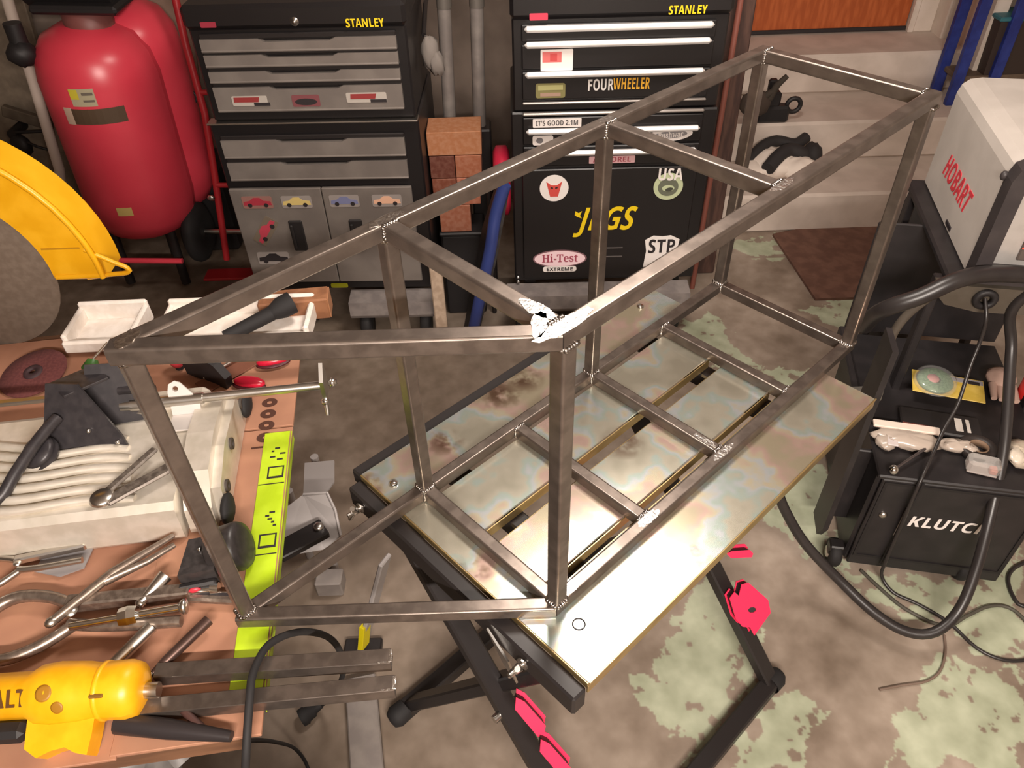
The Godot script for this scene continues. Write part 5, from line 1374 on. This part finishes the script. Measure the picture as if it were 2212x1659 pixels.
	# chop saw at the far left
	t = thing("chop_saw", "yellow-guarded chop saw with a large grey abrasive wheel at the left edge", "saw", Vector3(-1.247, 0.967, -1.5), 0.0)
	var yel := noisy(rgb(226, 164, 16), rgb(236, 176, 30), 0.1, 0.36, 0.0, 124)
	obj("abrasive_wheel", Sh.new().lathe(toward(Vector3(0, 0, -0.004), Vector3.BACK), [Vector2(0, 0), Vector2(0.211, 0), Vector2(0.213, 0.002), Vector2(0.211, 0.004), Vector2(0, 0.004)], 56), noisy(rgb(100, 86, 74), rgb(112, 98, 86), 0.03, 0.85, 0.0, 125), t)
	var arc := []
	for i in 25:
		arc.append(Vector2.from_angle(lerpf(-0.05, 2.6, i / 24.0)) * 0.335)
	for i in 25:
		arc.append(Vector2.from_angle(lerpf(2.6, -0.05, i / 24.0)) * 0.218)
	obj("guard", Sh.new().prism(T(Vector3(0, 0, 0.01)), arc, 0.004).prism(T(Vector3(0, 0, -0.07)), arc, 0.004), yel, t)
	var rim := Sh.new()
	rim.smooth()
	for i in 24:
		var p0 := Vector2.from_angle(lerpf(-0.05, 2.6, i / 24.0)) * 0.337
		var p1 := Vector2.from_angle(lerpf(-0.05, 2.6, (i + 1) / 24.0)) * 0.337
		rim.quad(Vector3(p0.x, p0.y, 0.014), Vector3(p0.x, p0.y, -0.07), Vector3(p1.x, p1.y, -0.07), Vector3(p1.x, p1.y, 0.014))
		rim.quad(Vector3(p1.x, p1.y, 0.014) * 0.99, Vector3(p1.x, p1.y, -0.07) * 0.99, Vector3(p0.x, p0.y, -0.07) * 0.99, Vector3(p0.x, p0.y, 0.014) * 0.99)
	obj("guard_rim", rim, yel, t)
	var ed := []
	for i in 20:
		var w := Vector2.from_angle(lerpf(-0.05, 2.6, i / 19.0)) * 0.328
		ed.append(Vector3(w.x, w.y, 0.014))
	obj("rolled_edge", Sh.new().tube(ed, 0.007, 8), yel, t)
	obj("guard_lip", Sh.new().bx(Vector3(0.276, -0.012, 0.004), Vector3(0.115, 0.012, 0.03), 0.004), yel, t)
	obj("guard_seam", Sh.new().bx(Vector3(0.262, 0.062, 0.0145), Vector3(0.085, 0.004, 0.002), 0.0005), mat(rgb(180, 130, 20), 0.5), t)
	obj("wire_bail", Sh.new().tube(curve([Vector3(0.31, 0.055, 0.01), Vector3(0.36, 0.022, 0.01), Vector3(0.388, 0.004, 0.01), Vector3(0.384, -0.008, 0.01), Vector3(0.34, -0.012, 0.01), Vector3(0.29, -0.018, 0.01)], 0.01), 0.0055, 8), yel, t)
	obj("arbor", Sh.new().tube([Vector3(0, 0, -0.06), Vector3(0, 0, 0.02)], 0.03, 16), M.zinc, t)
	obj("motor", Sh.new().tube([Vector3(0, 0, -0.24), Vector3(0, 0, -0.075)], 0.08, 20), yel, t)
	obj("arm", Sh.new().beam(Vector3(-0.05, 0, -0.12), Vector3(-0.45, -0.12, -0.12), 0.06, 0.05, 0.008), M.black_paint, t)
	obj("base", Sh.new().bx(Vector3(-0.50, -0.55, -0.10), Vector3(0.30, 0.84, 0.34), 0.01), M.black_paint, t)

func make_cart() -> void:
	# welding cart: local x to the right, z towards the camera, the origin below its near left corner
	var turn := deg_to_rad(-11.7)
	var at := Vector3(0.93, 0, -1.295)
	var X := Transform3D(Basis(Vector3.UP, turn), at)
	var blk := noisy(rgb(34, 31, 32), rgb(42, 38, 39), 0.1, 0.45, 0.0, 131)
	M.cart = blk
	var t := thing("welding_cart", "black wheeled welding cart with white lettering on its front panel", "cart", at, turn)
	obj("front_panel", Sh.new().bx(Vector3(0.215, 0.21, -0.004), Vector3(0.40, 0.36, 0.012), 0.003), blk, t)
	obj("cabinet", Sh.new().bx(Vector3(0.215, 0.21, -0.30), Vector3(0.42, 0.36, 0.575), 0.006), blk, t)
	obj("panel_frame", Sh.new().prism(T(Vector3(0, 0, 0.002)), rect(Vector2(0.022, 0.07), Vector2(0.408, 0.382)), 0.003, rect(Vector2(0.030, 0.078), Vector2(0.400, 0.374))), M.black_plastic, t)
	obj("deck", Sh.new().bx(Vector3(0.215, 0.398, -0.295), Vector3(0.43, 0.014, 0.60), 0.004), blk, t)
	obj("knob", Sh.new().lathe(toward(Vector3(0.052, 0.255, 0.002), Vector3.BACK), [Vector2(0.011, 0), Vector2(0.011, 0.004), Vector2(0.006, 0.008), Vector2(0, 0.009)], 14), M.zinc, t)
	lettering("maker_name", T(Vector3(0.222, 0.243, 0.0035)) * Transform3D(Basis(Vector3(1, 0, 0), Vector3(0.12, 1, 0), Vector3(0, 0, 1)), Vector3.ZERO), "KLUTCH", 0.040, M.white_print, t, "Droid Sans", true, 0.196)
	obj("pale_strip", Sh.new().bx(Vector3(0.1045, 0.238, 0.006), Vector3(0.012, 0.125, 0.008), 0.003), mat(rgb(150, 142, 136), 0.4), t)
	obj("grip_strip", Sh.new().tube([Vector3(0.10, 0.06, 0.012), Vector3(0.106, 0.40, 0.012)], 0.0045, 8), M.black_plastic, t)
	for q in [Vector3(-0.02, 0, -0.02), Vector3(0.325, 0, -0.03), Vector3(0.0, 0, -0.56), Vector3(0.40, 0, -0.56)]:
		obj("caster_wheel", Sh.new().lathe(toward(q + Vector3(-0.016, 0.042, 0.0), Vector3.RIGHT), [Vector2(0, 0), Vector2(0.022, 0), Vector2(0.024, -0.003), Vector2(0.038, 0.002), Vector2(0.042, 0.01), Vector2(0.042, 0.024), Vector2(0.036, 0.032), Vector2(0, 0.032)], 22), M.rubber, t)
		obj("wheel_hub", Sh.new().lathe(toward(q + Vector3(-0.019, 0.042, 0.0), Vector3.LEFT), [Vector2(0.018, -0.003), Vector2(0.016, 0.002), Vector2(0, 0.003)], 14), M.zinc, t)
		obj("caster_fork", Sh.new().bx(q + Vector3(0.0, 0.065, 0), Vector3(0.04, 0.04, 0.035), 0.004), M.black_paint, t)
	# uprights and sloping side plates
	for q in [Vector2(0.44, -0.33), Vector2(0.12, -0.80), Vector2(0.44, -0.80), Vector2(0.10, -0.36)]:
		obj("upright", Sh.new().bx(Vector3(q.x, 0.42, q.y), Vector3(0.022, 0.72, 0.035), 0.003), blk, t)
	obj("side_sheet", Sh.new().prism(Transform3D(Basis(Vector3(0, 0, 1), Vector3(0, 1, 0), Vector3(-1, 0, 0)), Vector3(-0.066, 0, 0)), [Vector2(-0.03, 0.10), Vector2(0.0, 0.16), Vector2(0.0, 0.80), Vector2(-0.09, 0.80), Vector2(-0.11, 0.10)], 0.014), blk, t)
	obj("side_sheet", Sh.new().bx(Vector3(-0.03, 0.25, -0.10), Vector3(0.08, 0.28, 0.012), 0.003), blk, t)
	obj("back_sheet", Sh.new().bx(Vector3(0.215, 0.59, -0.62), Vector3(0.44, 0.38, 0.01), 0.003), blk, t)
	obj("side_rail", Sh.new().bx(Vector3(-0.03, 0.43, -0.36), Vector3(0.02, 0.05, 0.40), 0.004), blk, t)
	obj("tray", Sh.new().bx(Vector3(0.275, 0.784, -0.60), Vector3(0.33, 0.022, 0.54), 0.006), blk, t)
	var lip := noisy(rgb(84, 76, 66), rgb(96, 88, 78), 0.1, 0.5, 0.2, 132)
	obj("tray_lip", Sh.new().prism(T(Vector3(0, 0, -0.345)), [Vector2(0.085, 0.785), Vector2(0.44, 0.785), Vector2(0.44, 0.715), Vector2(0.20, 0.71), Vector2(0.12, 0.725), Vector2(0.09, 0.755)], 0.03), lip, t)
	obj("tray_hook", Sh.new().lathe(toward(Vector3(0.205, 0.755, -0.312), Vector3.BACK), [Vector2(0.012, 0), Vector2(0.028, 0), Vector2(0.030, 0.006), Vector2(0.026, 0.012), Vector2(0.014, 0.012), Vector2(0.012, 0.0)], 20), M.black_plastic, t)
	# the welder on the tray
	var wl := X * Vector3(0.155, 0.796, -0.348)
	t = thing("welding_machine", "pale grey welding machine with red lettering on its side, on the black cart", "welder", wl, turn)
	var shell := noisy(rgb(198, 190, 182), rgb(208, 200, 192), 0.2, 0.4, 0.05, 133)
	var prof := [Vector2(0, 0.004), Vector2(0, 0.27), Vector2(0.006, 0.293), Vector2(0.022, 0.308), Vector2(0.05, 0.313), Vector2(0.22, 0.313), Vector2(0.25, 0.308), Vector2(0.264, 0.293), Vector2(0.27, 0.27), Vector2(0.27, 0.004)]
	obj("shell", Sh.new().prism(T(Vector3(0, 0, -0.50)), prof, 0.49), shell, t)
	var bez := noisy(rgb(54, 49, 50), rgb(64, 58, 58), 0.1, 0.5, 0.0, 134)
	var inner := rect(Vector2(0.032, 0.045), Vector2(0.238, 0.285))
	obj("front_bezel", Sh.new().prism(T(Vector3(0, 0, -0.01)), [Vector2(-0.004, 0.0), Vector2(-0.004, 0.27), Vector2(0.006, 0.30), Vector2(0.04, 0.32), Vector2(0.23, 0.32), Vector2(0.265, 0.30), Vector2(0.274, 0.27), Vector2(0.274, 0.0)], 0.045, inner), bez, t)
	obj("front_plate", Sh.new().bx(Vector3(0.135, 0.16, 0.002), Vector3(0.22, 0.25, 0.012), 0.003), noisy(rgb(206, 202, 198), rgb(220, 216, 212), 0.1, 0.3, 0.5, 135), t)
	obj("control_plate", Sh.new().bx(Vector3(0.152, 0.155, 0.010), Vector3(0.125, 0.19, 0.008), 0.003), mat(rgb(96, 86, 80), 0.5), t)
	lettering("maker_name", T(Vector3(0.105, 0.15, 0.016), Vector3(0, 0, PI / 2)), "HOBART", 0.030, mat(rgb(240, 96, 74), 0.5), t, "Droid Sans", true, 0.115)
	var side := Transform3D(Basis(Vector3(0, 0, 1), Vector3(0, 1, 0), Vector3(-1, 0, 0)), Vector3(-0.0008, 0.116, -0.266))
	lettering("side_name", side * Transform3D(Basis(Vector3(1, 0, 0), Vector3(0.28, 1, 0), Vector3(0, 0, 1)), Vector3.ZERO), "HOBART", 0.062, mat(rgb(216, 62, 74), 0.5), t, "Droid Sans", true, 0.235)
	obj("side_slot", Sh.new().bx(Vector3(-0.001, 0.018, -0.215), Vector3(0.004, 0.012, 0.045), 0.001), M.dark_print, t)
	obj("hinge_catch", Sh.new().ball(Vector3(-0.006, 0.265, -0.012), Vector3(0.009, 0.012, 0.009), 10), bez, t)
	obj("top_label", Sh.new().bx(Vector3(0.17, 0.3135, -0.24), Vector3(0.10, 0.001, 0.16)), M.white_print, t)
	obj("label_band", Sh.new().bx(Vector3(0.17, 0.3142, -0.20), Vector3(0.10, 0.001, 0.05)), mat(rgb(210, 120, 130), 0.5), t)
	cart_things(X)
	cart_cables(X)


func cart_things(X: Transform3D) -> void:
	# disc pack: yellow card over black, with a green flap disc
	var c := Vector3(1.2143, 0.42, -1.5703)
	var t := thing("disc_pack", "yellow carded pack with a green grinding disc lying on the cart deck", "package", Vector3(c.x, 0.448, c.z), -0.34)
	t.rotation.x = 0.10
	obj("yellow_card", Sh.new().bx(Vector3(0, 0, 0), Vector3(0.185, 0.003, 0.085), 0.001), noisy(rgb(196, 166, 70), rgb(214, 184, 90), 0.05, 0.4, 0.0, 141), t)
	obj("flap_disc", Sh.new().lathe(T(Vector3(-0.035, 0.002, -0.006)), [Vector2(0.014, 0.0), Vector2(0.046, 0.0), Vector2(0.048, 0.005), Vector2(0.044, 0.011), Vector2(0.024, 0.013), Vector2(0.014, 0.010)], 32), noisy(rgb(74, 108, 70), rgb(110, 140, 100), 0.01, 0.6, 0.0, 142), t)
	obj("disc_centre", Sh.new().lathe(T(Vector3(-0.042, 0.012, -0.008)), [Vector2(0.017, 0.0), Vector2(0.015, 0.003), Vector2(0, 0.003)], 20), mat(rgb(182, 120, 112), 0.5), t)
	var clear := mat(Color(0.95, 0.95, 0.95, 0.16), 0.05)
	clear.transparency = BaseMaterial3D.TRANSPARENCY_ALPHA
	obj("blister", Sh.new().lathe(T(Vector3(-0.035, 0.0025, -0.004)), [Vector2(0.056, 0.0), Vector2(0.054, 0.014), Vector2(0.046, 0.019), Vector2(0, 0.020)], 32), clear, t)
	obj("grey_band", Sh.new().bx(Vector3(0.035, 0.0022, -0.03), Vector3(0.11, 0.0012, 0.016)), mat(rgb(150, 146, 152), 0.4), t)
	obj("dark_print_box", Sh.new().bx(Vector3(0.066, 0.003, -0.026), Vector3(0.03, 0.001, 0.012)), M.dark_print, t)
	c = Vector3(1.1502, 0.42, -1.4532)
	t = thing("black_package", "black carded package with white printed blocks, below the yellow disc pack", "package", Vector3(c.x, 0.418, c.z), -0.30)
	obj("card", Sh.new().bx(Vector3(0, 0, 0), Vector3(0.20, 0.016, 0.085), 0.004), mat(rgb(36, 32, 32), 0.5), t)
	for q in [[0.045, 0.018, 0.05], [0.068, 0.009, 0.05]]:
		obj("white_block", Sh.new().bx(Vector3(q[0], 0.0083, 0.0), Vector3(q[1], 0.001, q[2])), mat(rgb(206, 198, 190), 0.5), t)
	obj("red_stripe", Sh.new().bx(Vector3(-0.06, 0.0083, 0.03), Vector3(0.075, 0.001, 0.012)), mat(rgb(150, 88, 76), 0.5), t)
	# bag of welding tips
	c = Vector3(1.0582, 0.42, -1.3967)
	t = thing("plastic_bag", "crumpled clear bag with a white paper top on the cart's front edge", "bag", Vector3(c.x, 0.407, c.z), -0.32)
	var film := mat(rgb(176, 162, 150), 0.22)
	obj("bag_body", Sh.new().ball(Vector3(-0.02, 0.016, 0.005), Vector3(0.085, 0.018, 0.035), 18, 0.14, 6).ball(Vector3(-0.07, 0.012, 0.025), Vector3(0.03, 0.014, 0.03), 14, 0.18, 7), film, t)
	obj("paper_top", Sh.new().beam(Vector3(-0.105, 0.028, -0.022), Vector3(0.06, 0.03, -0.03), 0.026, 0.008, 0.002), mat(rgb(226, 208, 194), 0.6), t)
	obj("bag_label", Sh.new().bx(Vector3(-0.058, 0.024, 0.034), Vector3(0.026, 0.004, 0.03), 0.001), mat(rgb(206, 196, 194), 0.4), t)
	c = Vector3(1.1608, 0.42, -1.3718)
	t = thing("clear_wrapper", "crumpled clear wrapper lying between the bag and the clear box", "wrapper", Vector3(c.x, 0.407, c.z), -0.3)
	obj("film", Sh.new().ball(Vector3(0, 0.012, 0), Vector3(0.05, 0.013, 0.022), 16, 0.2, 12), film, t)
	obj("film_fold", Sh.new().ball(Vector3(0.03, 0.014, 0.01), Vector3(0.022, 0.012, 0.014), 12, 0.22, 13), film, t)
	var a := Vector3(0.964, 0.425, -1.2949)
	var b := Vector3(1.0683, 0.425, -1.3579)
	t = thing("round_head_bolt", "bright bolt with a round head leaning on the cart's front edge", "bolt", Vector3(a.x, 0.42, a.z))
	var d := Vector3(b.x - a.x, 0.006, b.z - a.z)
	obj("shank", Sh.new().tube([Vector3.ZERO, d], 0.004, 8), mat(rgb(120, 112, 112), 0.3, 0.8), t)
	obj("head", Sh.new().ball(Vector3.ZERO, Vector3(0.013, 0.013, 0.013), 14), M.chrome, t)
	c = Vector3(1.19, 0.42, -1.2957)
	t = thing("clear_box", "small clear plastic box with a red corner on the cart deck", "box", Vector3(c.x, 0.407, c.z), -0.38)
	var clr := mat(Color(0.9, 0.88, 0.86, 0.3), 0.06)
	clr.transparency = BaseMaterial3D.TRANSPARENCY_ALPHA
	obj("box_shell", Sh.new().bx(Vector3(0, 0.02, 0), Vector3(0.075, 0.04, 0.045), 0.008), clr, t)
	obj("box_base", Sh.new().bx(Vector3(0, 0.004, 0), Vector3(0.07, 0.006, 0.042), 0.002), mat(rgb(150, 138, 132), 0.4), t)
	obj("red_insert", Sh.new().bx(Vector3(0.024, 0.014, 0.006), Vector3(0.018, 0.016, 0.022), 0.003), mat(rgb(170, 84, 60), 0.5), t)
	c = Vector3(1.2101, 0.42, -1.348)
	t = thing("tape_roll", "dark roll of tape lying behind the clear box on the cart", "tape", Vector3(c.x, 0.407, c.z))
	obj("roll", Sh.new().lathe(T(Vector3(0, 0, -0.012)), [Vector2(0.024, 0), Vector2(0.046, 0), Vector2(0.047, 0.016), Vector2(0.044, 0.02), Vector2(0.024, 0.02), Vector2(0.024, 0)], 28), mat(rgb(50, 44, 42), 0.5), t)
	obj("core", Sh.new().lathe(T(Vector3(0, 0, -0.012)), [Vector2(0.021, 0), Vector2(0.024, 0.0), Vector2(0.024, 0.021), Vector2(0.021, 0.021), Vector2(0.021, 0)], 24), mat(rgb(120, 96, 76), 0.7), t)
	c = Vector3(1.3907, 0.44, -1.6138)
	t = thing("leather_glove", "pinkish leather glove lying at the right end of the cart deck", "glove", Vector3(c.x, 0.407, c.z), -0.3)
	obj("glove_palm", Sh.new().ball(Vector3(0, 0.024, 0), Vector3(0.04, 0.022, 0.045), 16, 0.07, 15), mat(rgb(190, 158, 144), 0.8), t)
	for i in 4:
		obj("glove_finger", Sh.new().tube([Vector3(-0.026 + i * 0.017, 0.022, 0.03), Vector3(-0.028 + i * 0.019, 0.016, 0.085)], [0.011, 0.008], 10), mat(rgb(190, 158, 144), 0.8), t)
	c = Vector3(1.427, 0.44, -1.5572)
	t = thing("red_bottle", "red bottle standing on the cart at the right edge of view", "bottle", Vector3(c.x + 0.02, 0.407, c.z))
	obj("bottle_body", Sh.new().lathe(T(Vector3.ZERO), [Vector2(0, 0), Vector2(0.03, 0), Vector2(0.032, 0.01), Vector2(0.032, 0.07), Vector2(0.014, 0.09), Vector2(0.012, 0.10), Vector2(0, 0.10)], 22), mat(rgb(196, 44, 40), 0.35), t)
	obj("bottle_cap", Sh.new().lathe(T(Vector3(0, 0.10, 0)), [Vector2(0.014, 0), Vector2(0.014, 0.018), Vector2(0, 0.019)], 16), M.white_print, t)
	c = Vector3(1.2925, 0.42, -1.328)
	t = thing("clear_bag", "second crumpled clear bag at the right edge of the cart deck", "bag", Vector3(c.x + 0.01, 0.407, c.z), -0.3)
	obj("bag_body", Sh.new().ball(Vector3(0, 0.02, 0), Vector3(0.045, 0.02, 0.05), 16, 0.16, 21), mat(rgb(190, 176, 158), 0.2), t)
	obj("bag_fold", Sh.new().ball(Vector3(-0.02, 0.03, 0.02), Vector3(0.02, 0.012, 0.03), 12, 0.2, 22), mat(rgb(206, 194, 178), 0.2), t)
	# dark bundle hanging on the cart's left side
	c = Vector3(1.3863, 0.42, -2.2524)
	t = thing("canvas_bundle", "dark grey canvas bundle slumped against the far left side of the cart", "bundle", Vector3(c.x, 0.0, c.z))
	obj("canvas", Sh.new().ball(Vector3(0.0, 0.22, 0), Vector3(0.085, 0.22, 0.13), 18, 0.05, 31).ball(Vector3(0.02, 0.45, -0.06), Vector3(0.07, 0.20, 0.11), 16, 0.06, 32), noisy(rgb(46, 42, 40), rgb(60, 55, 52), 0.05, 0.9, 0.0, 143), t)
	obj("strap", Sh.new().tube(curve([Vector3(-0.05, 0.42, 0.04), Vector3(-0.09, 0.30, 0.09), Vector3(-0.06, 0.20, 0.13)], 0.02), 0.014, 8), M.black_plastic, t)


func cart_cables(X: Transform3D) -> void:
	var skin := noisy(rgb(40, 36, 36), rgb(48, 44, 43), 0.1, 0.36, 0.0, 144)
	# thick gun cable: out of the welder's front, down in front of the cart, over the floor and under the table
	var p := curve([X * Vector3(0.36, 0.86, -0.30), Vector3(1.2683, 0.74, -1.5455), Vector3(1.2886, 0.62, -1.5075), Vector3(1.249, 0.46, -1.3329), Vector3(1.2071, 0.33, -1.2151), Vector3(1.1723, 0.2, -1.125), Vector3(1.1339, 0.12, -1.0685), Vector3(1.0731, 0.08, -1.0347), Vector3(1.0077, 0.07, -1.0429), Vector3(0.9342, 0.09, -1.0877), Vector3(0.8496, 0.14, -1.1641), Vector3(0.7624, 0.22, -1.221), Vector3(0.7076, 0.3, -1.2599), Vector3(0.6704, 0.38, -1.2723), Vector3(0.6512, 0.46, -1.2959)], 0.02)
	tag(obj("gun_cable", Sh.new().tube(p, 0.0135, 14), skin), "thick black welding cable swinging in a loop from the cart to under the table", "cable")
	p = curve([Vector3(1.3136, 0.82, -1.5478), Vector3(1.2554, 0.83, -1.5484), Vector3(1.1565, 0.84, -1.5432), Vector3(1.0732, 0.84, -1.5203), Vector3(1.0012, 0.8, -1.5159), Vector3(0.9464, 0.76, -1.5321), Vector3(0.9409, 0.7, -1.5785), Vector3(0.9569, 0.62, -1.633)], 0.02)
	tag(obj("thick_cable", Sh.new().tube(p, 0.021, 14), skin), "thickest black cable lying across the cart just below the welder's front", "cable")
	p = curve([Vector3(1.1188, 0.8, -1.5767), Vector3(1.0416, 0.78, -1.5419), Vector3(1.0058, 0.72, -1.5481), Vector3(0.9896, 0.66, -1.5497), Vector3(0.9864, 0.6, -1.538)], 0.02)
	var t := thing("ground_clamp_lead", "grey cable bending down the cart's left post to a grey clamp", "cable", Vector3.ZERO)
	obj("cable", Sh.new().tube(p, 0.011, 12), noisy(rgb(78, 70, 62), rgb(88, 80, 70), 0.1, 0.5, 0.0, 145), t)
	var a := Vector3(0.9864, 0.6, -1.538)
	var b := Vector3(0.9747, 0.52, -1.5095)
	obj("clamp_sleeve", Sh.new().tube([a, a.lerp(b, 0.15), b], [0.013, 0.017, 0.018], 12), noisy(rgb(70, 64, 60), rgb(78, 72, 68), 0.1, 0.6, 0.0, 146), t)
	obj("clamp_tip", Sh.new().beam(b, b.lerp(a, -0.5), 0.035, 0.03, 0.004), mat(rgb(104, 100, 90), 0.6), t)
	obj("clamp_arm", Sh.new().beam(b.lerp(a, -0.2), b.lerp(a, -0.2) + Vector3(-0.075, 0.0, 0.0), 0.02, 0.018, 0.003), mat(rgb(84, 80, 74), 0.6), t)
	p = curve([Vector3(1.1892, 0.76, -1.5518), Vector3(1.1909, 0.72, -1.5185), Vector3(1.1958, 0.66, -1.51), Vector3(1.1788, 0.6, -1.4813), Vector3(1.1529, 0.52, -1.4287), Vector3(1.1161, 0.47, -1.3873), Vector3(1.0775, 0.44, -1.3352), Vector3(1.0253, 0.412, -1.2679), Vector3(1.0164, 0.34, -1.2527), Vector3(1.0245, 0.21, -1.2557), Vector3(1.0209, 0.09, -1.2439), Vector3(1.0278, 0.03, -1.2391), Vector3(1.0518, 0.008, -1.1997), Vector3(1.1077, 0.006, -1.1604), Vector3(1.1654, 0.006, -1.1024), Vector3(1.2048, 0.006, -1.026), Vector3(1.2603, 0.006, -0.9899), Vector3(1.3321, 0.006, -0.9887)], 0.02)
	tag(obj("thin_lead", Sh.new().tube(p, 0.0048, 10), skin), "thin black lead hanging from the welder past the lettering down to the floor", "cable")
	p = curve([Vector3(1.4258, 0.006, -1.1426), Vector3(1.3794, 0.006, -1.1516), Vector3(1.3863, 0.006, -1.2215), Vector3(1.425, 0.006, -1.2665), Vector3(1.5093, 0.006, -1.2999)], 0.02)
	tag(obj("floor_cable", Sh.new().tube(p, 0.0055, 10), skin), "black cable making a sharp bend on the floor at the right edge", "cable")
	p = curve([Vector3(0.9892, 0.006, -1.2773), Vector3(1.02, 0.006, -1.2173), Vector3(1.0691, 0.006, -1.1444), Vector3(1.1488, 0.006, -1.0933), Vector3(1.2239, 0.007, -1.1209), Vector3(1.3012, 0.006, -1.1488), Vector3(1.3574, 0.006, -1.1337), Vector3(1.387, 0.006, -1.0462)], 0.02)
	tag(obj("floor_lead", Sh.new().tube(p, 0.005, 10), noisy(rgb(70, 66, 58), rgb(80, 76, 66), 0.1, 0.6, 0.0, 147)), "grey cable running over the floor in a wide bow in front of the cart", "cable")
	p = curve([Vector3(1.1374, 0.005, -1.0667), Vector3(1.1177, 0.005, -1.0164), Vector3(1.081, 0.005, -0.966), Vector3(1.0341, 0.005, -0.94), Vector3(0.9717, 0.005, -0.9323), Vector3(0.9087, 0.005, -0.9222)], 0.02)
	tag(obj("floor_wire", Sh.new().tube(p, 0.0035, 8), noisy(rgb(110, 92, 80), rgb(120, 102, 90), 0.1, 0.6, 0.0, 148)), "faint thin wire curling on the floor below the loop of the thick cable", "wire")


func make_magnets() -> void:
	# pink arrow magnets stuck to the legs of the welding table
	var spots := [[Vector3(0.5534, 0.24, -1.026), 1.25, -0.35, 1.0, "large pink welding magnet with a slot on the right leg of the table"], [Vector3(0.0049, 0.45, -0.6844), 0.2, -1.25, 0.68, "upper pink welding magnet on the table's near leg"], [Vector3(0.0492, 0.4, -0.6253), 0.2, -1.25, 0.68, "lower pink welding magnet on the table's near leg"], [Vector3(0.5323, 0.34, -1.1126), 1.25, -0.35, 0.5, "pink welding magnet mostly hidden under the table's right edge"]]
	for q in spots:
		var t := thing("welding_magnet", q[4], "magnet", q[0], 0.0, "pink welding magnets on the table legs")
		t.basis = Basis(Vector3.UP, 0.25) * Basis(Vector3.RIGHT, -0.65) * Basis(Vector3.BACK, q[2] + 0.15)
		var k: float = q[3]
		var o := []
		for v in [[-0.052, 0.03], [-0.04, 0.045], [-0.028, 0.034], [-0.022, 0.062], [-0.004, 0.066], [0.050, 0.02], [0.058, -0.012], [0.044, -0.03], [0.016, -0.066], [0.004, -0.045], [-0.016, -0.042], [-0.034, -0.022]]:
			o.append(Vector2(v[0], v[1]) * k)
		if k > 0.9:
			obj("plate", Sh.new().prism(T(Vector3(0, 0, 0.012)), o, 0.002, ellipse(Vector2(0.008, -0.002), 0.011, 0.007, 16)), M.magnet, t)
			obj("plate", Sh.new().prism(T(Vector3(0, 0, -0.014)), o, 0.002, ellipse(Vector2(0.008, -0.002), 0.011, 0.007, 16)), M.magnet, t)
		else:
			o = []
			for v in [[-0.05, 0.008], [-0.03, 0.016], [0.045, 0.018], [0.058, 0.004], [0.054, -0.010], [-0.03, -0.010]]:
				o.append(Vector2(v[0], v[1]) * k * 1.3)
			obj("plate", Sh.new().prism(T(Vector3(0, 0, 0.012)), o, 0.002), M.magnet, t)
			obj("plate", Sh.new().prism(T(Vector3(0, 0.008, -0.014)), o, 0.002), M.magnet, t)
		var core := []
		for v in o:
			core.append(v * 0.9)
		obj("core", Sh.new().prism(T(Vector3(0, 0.003 * k, -0.012)), core, 0.024), M.dark_print, t)
